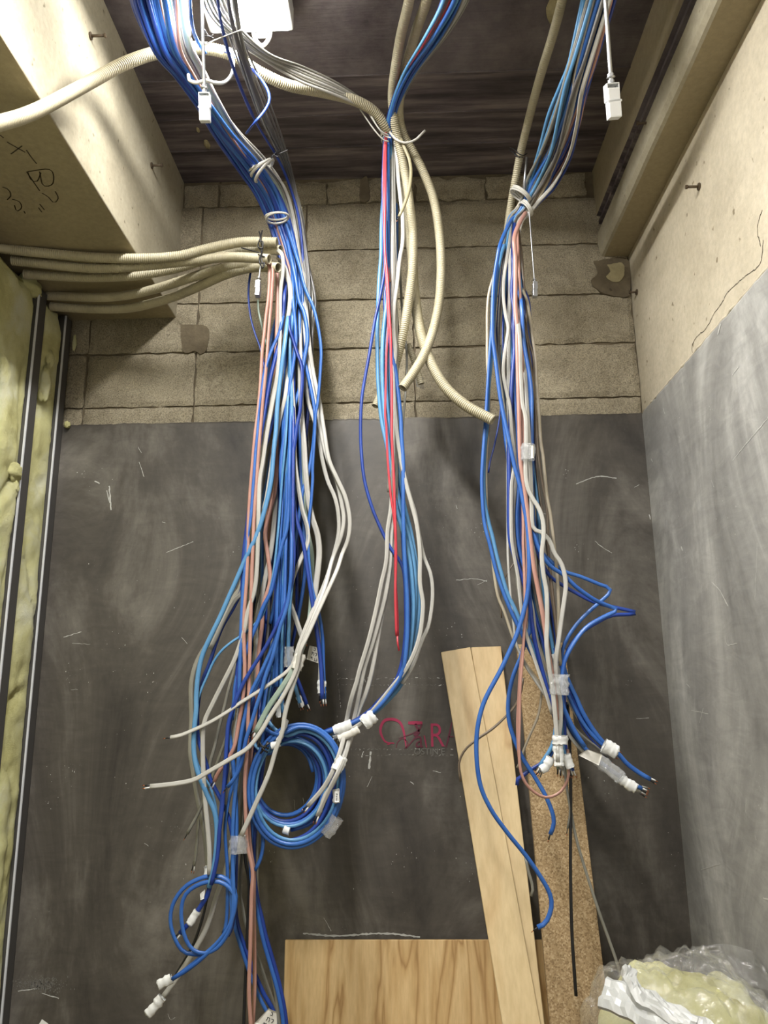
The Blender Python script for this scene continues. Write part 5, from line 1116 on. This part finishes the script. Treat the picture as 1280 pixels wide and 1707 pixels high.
# hanging bolts with clips
def hanger(x0, y0, Y0, x1, y1, Y1, label, s=1.0, white=True, turn=0.0, rr_=0.0024):
    a = P(x0, y0, Y0); b = P(x1, y1, Y1); d = (b-a).normalized()
    e = tag(empty('hanging_bolt', a), label, 'hanger')
    m = MB(); n = int((b-a).length/0.002); pts = [a.lerp(b, i/n) for i in range(n+1)]
    vs, fs = sweep(pts, ROUND, [rr_*(1 if i % 2 else 0.9) for i in range(n+1)]); m.add(vs, fs)
    m.build('threaded_rod', ['steel'], e, True)
    for t, nmn in ((0.028, 'nut'), (0.010, 'lock_nut')):
        m = MB(); c = b-d*t*s; hx = [(math.cos(PI/3*i), math.sin(PI/3*i)) for i in range(6)]
        vs, fs = sweep([c-d*0.004*s, c+d*0.004*s], hx, 0.0095*s); m.add(vs, fs); m.build(nmn, ['steel'], e)
    m = MB(); vs, fs = sweep([b-d*0.0225*s, b-d*0.021*s], ROUND, 0.013*s); m.add(vs, fs); m.build('washer', ['steel'], e, True)
    # folded steel clip: upper open channel and lower closed jaw
    q = d.to_track_quat('-Z', 'Y').to_matrix().to_4x4(); M = Matrix.Translation(b) @ q @ Matrix.Rotation(turn, 4, 'Z') @ Matrix.Scale(s, 4)
    mt = 'plastic_white' if white else 'steel'
    m = MB()
    m.box((-0.017, 0.012, -0.045), (0.017, 0.0145, 0.002), 0, M); m.box((-0.0195, -0.012, -0.045), (-0.017, 0.0145, 0.002), 0, M); m.box((0.017, -0.012, -0.045), (0.0195, 0.0145, 0.002), 0, M)
    m.box((-0.0195, -0.012, 0.0), (0.0195, 0.0145, 0.0025), 0, M); m.box((-0.017, -0.0145, -0.045), (0.017, -0.012, -0.012), 0, M)
    m.build('clip_body', [mt], e, bevel=0.0006)
    m = MB(); m.box((-0.0215, -0.017, -0.052), (0.0215, -0.0130, -0.046), 0, M); m.box((-0.018, -0.017, -0.092), (0.018, -0.0145, -0.046), 0, M)
    m.box((-0.018, -0.0145, -0.092), (-0.0155, 0.010, -0.046), 0, M); m.box((0.0155, -0.0145, -0.092), (0.018, 0.010, -0.046), 0, M); m.box((-0.018, -0.017, -0.0945), (0.018, 0.010, -0.092), 0, M)
    m.build('clip_jaw', [mt], e, bevel=0.0006)
    return e
hanger(333, -110, 1.36, 341, 157, 1.47, 'threaded rod with white steel clip hanging in front of the left bundle', 0.66, rr_=0.0042)
hanger(1001, -110, 1.40, 1019, 142, 1.52, 'threaded rod with white steel clip hanging right of the right bundle', 0.80, turn=0.4, rr_=0.0052)
hanger(436, 428, 1.985, 431, 470, 1.985, 'short threaded rod with steel clip under the cream conduit ends', 0.50, False)
hanger(882, 352, 2.08, 891, 472, 2.08, 'thin steel rod with clip below the lower band of the right bundle', 0.50, False)
for (xa, ya, Ya, xb, yb, Yb, lab) in ((878, 262, 2.03, 872, 322, 2.06, 'short pale steel rod between the straight conduit and the upper band'),):
    m = MB(); vs, fs = sweep([P(xa, ya, Ya), P((xa+xb)/2, (ya+yb)/2, (Ya+Yb)/2), P(xb, yb, Yb)], ROUND, 0.0038); m.add(vs, fs); tag(m.build('steel_rod', ['steel'], None, True), lab, 'rod')

# ---- give each top-level mesh and empty its own origin without moving anything
bpy.context.view_layer.update()
for o in list(C.objects):
    if o.parent is None and o.get('kind') != 'structure' and o.type in ('MESH', 'EMPTY'):
        if o.type == 'MESH':
            cs = [Vector(v) for v in o.bound_box]; c = sum(cs, Vector())/8; c.z = min(v.z for v in cs)
            o.data.transform(Matrix.Translation(-c)); o.location = c
        else: c = o.location.copy()
        for ch in o.children: ch.matrix_parent_inverse = Matrix.Translation(-c)
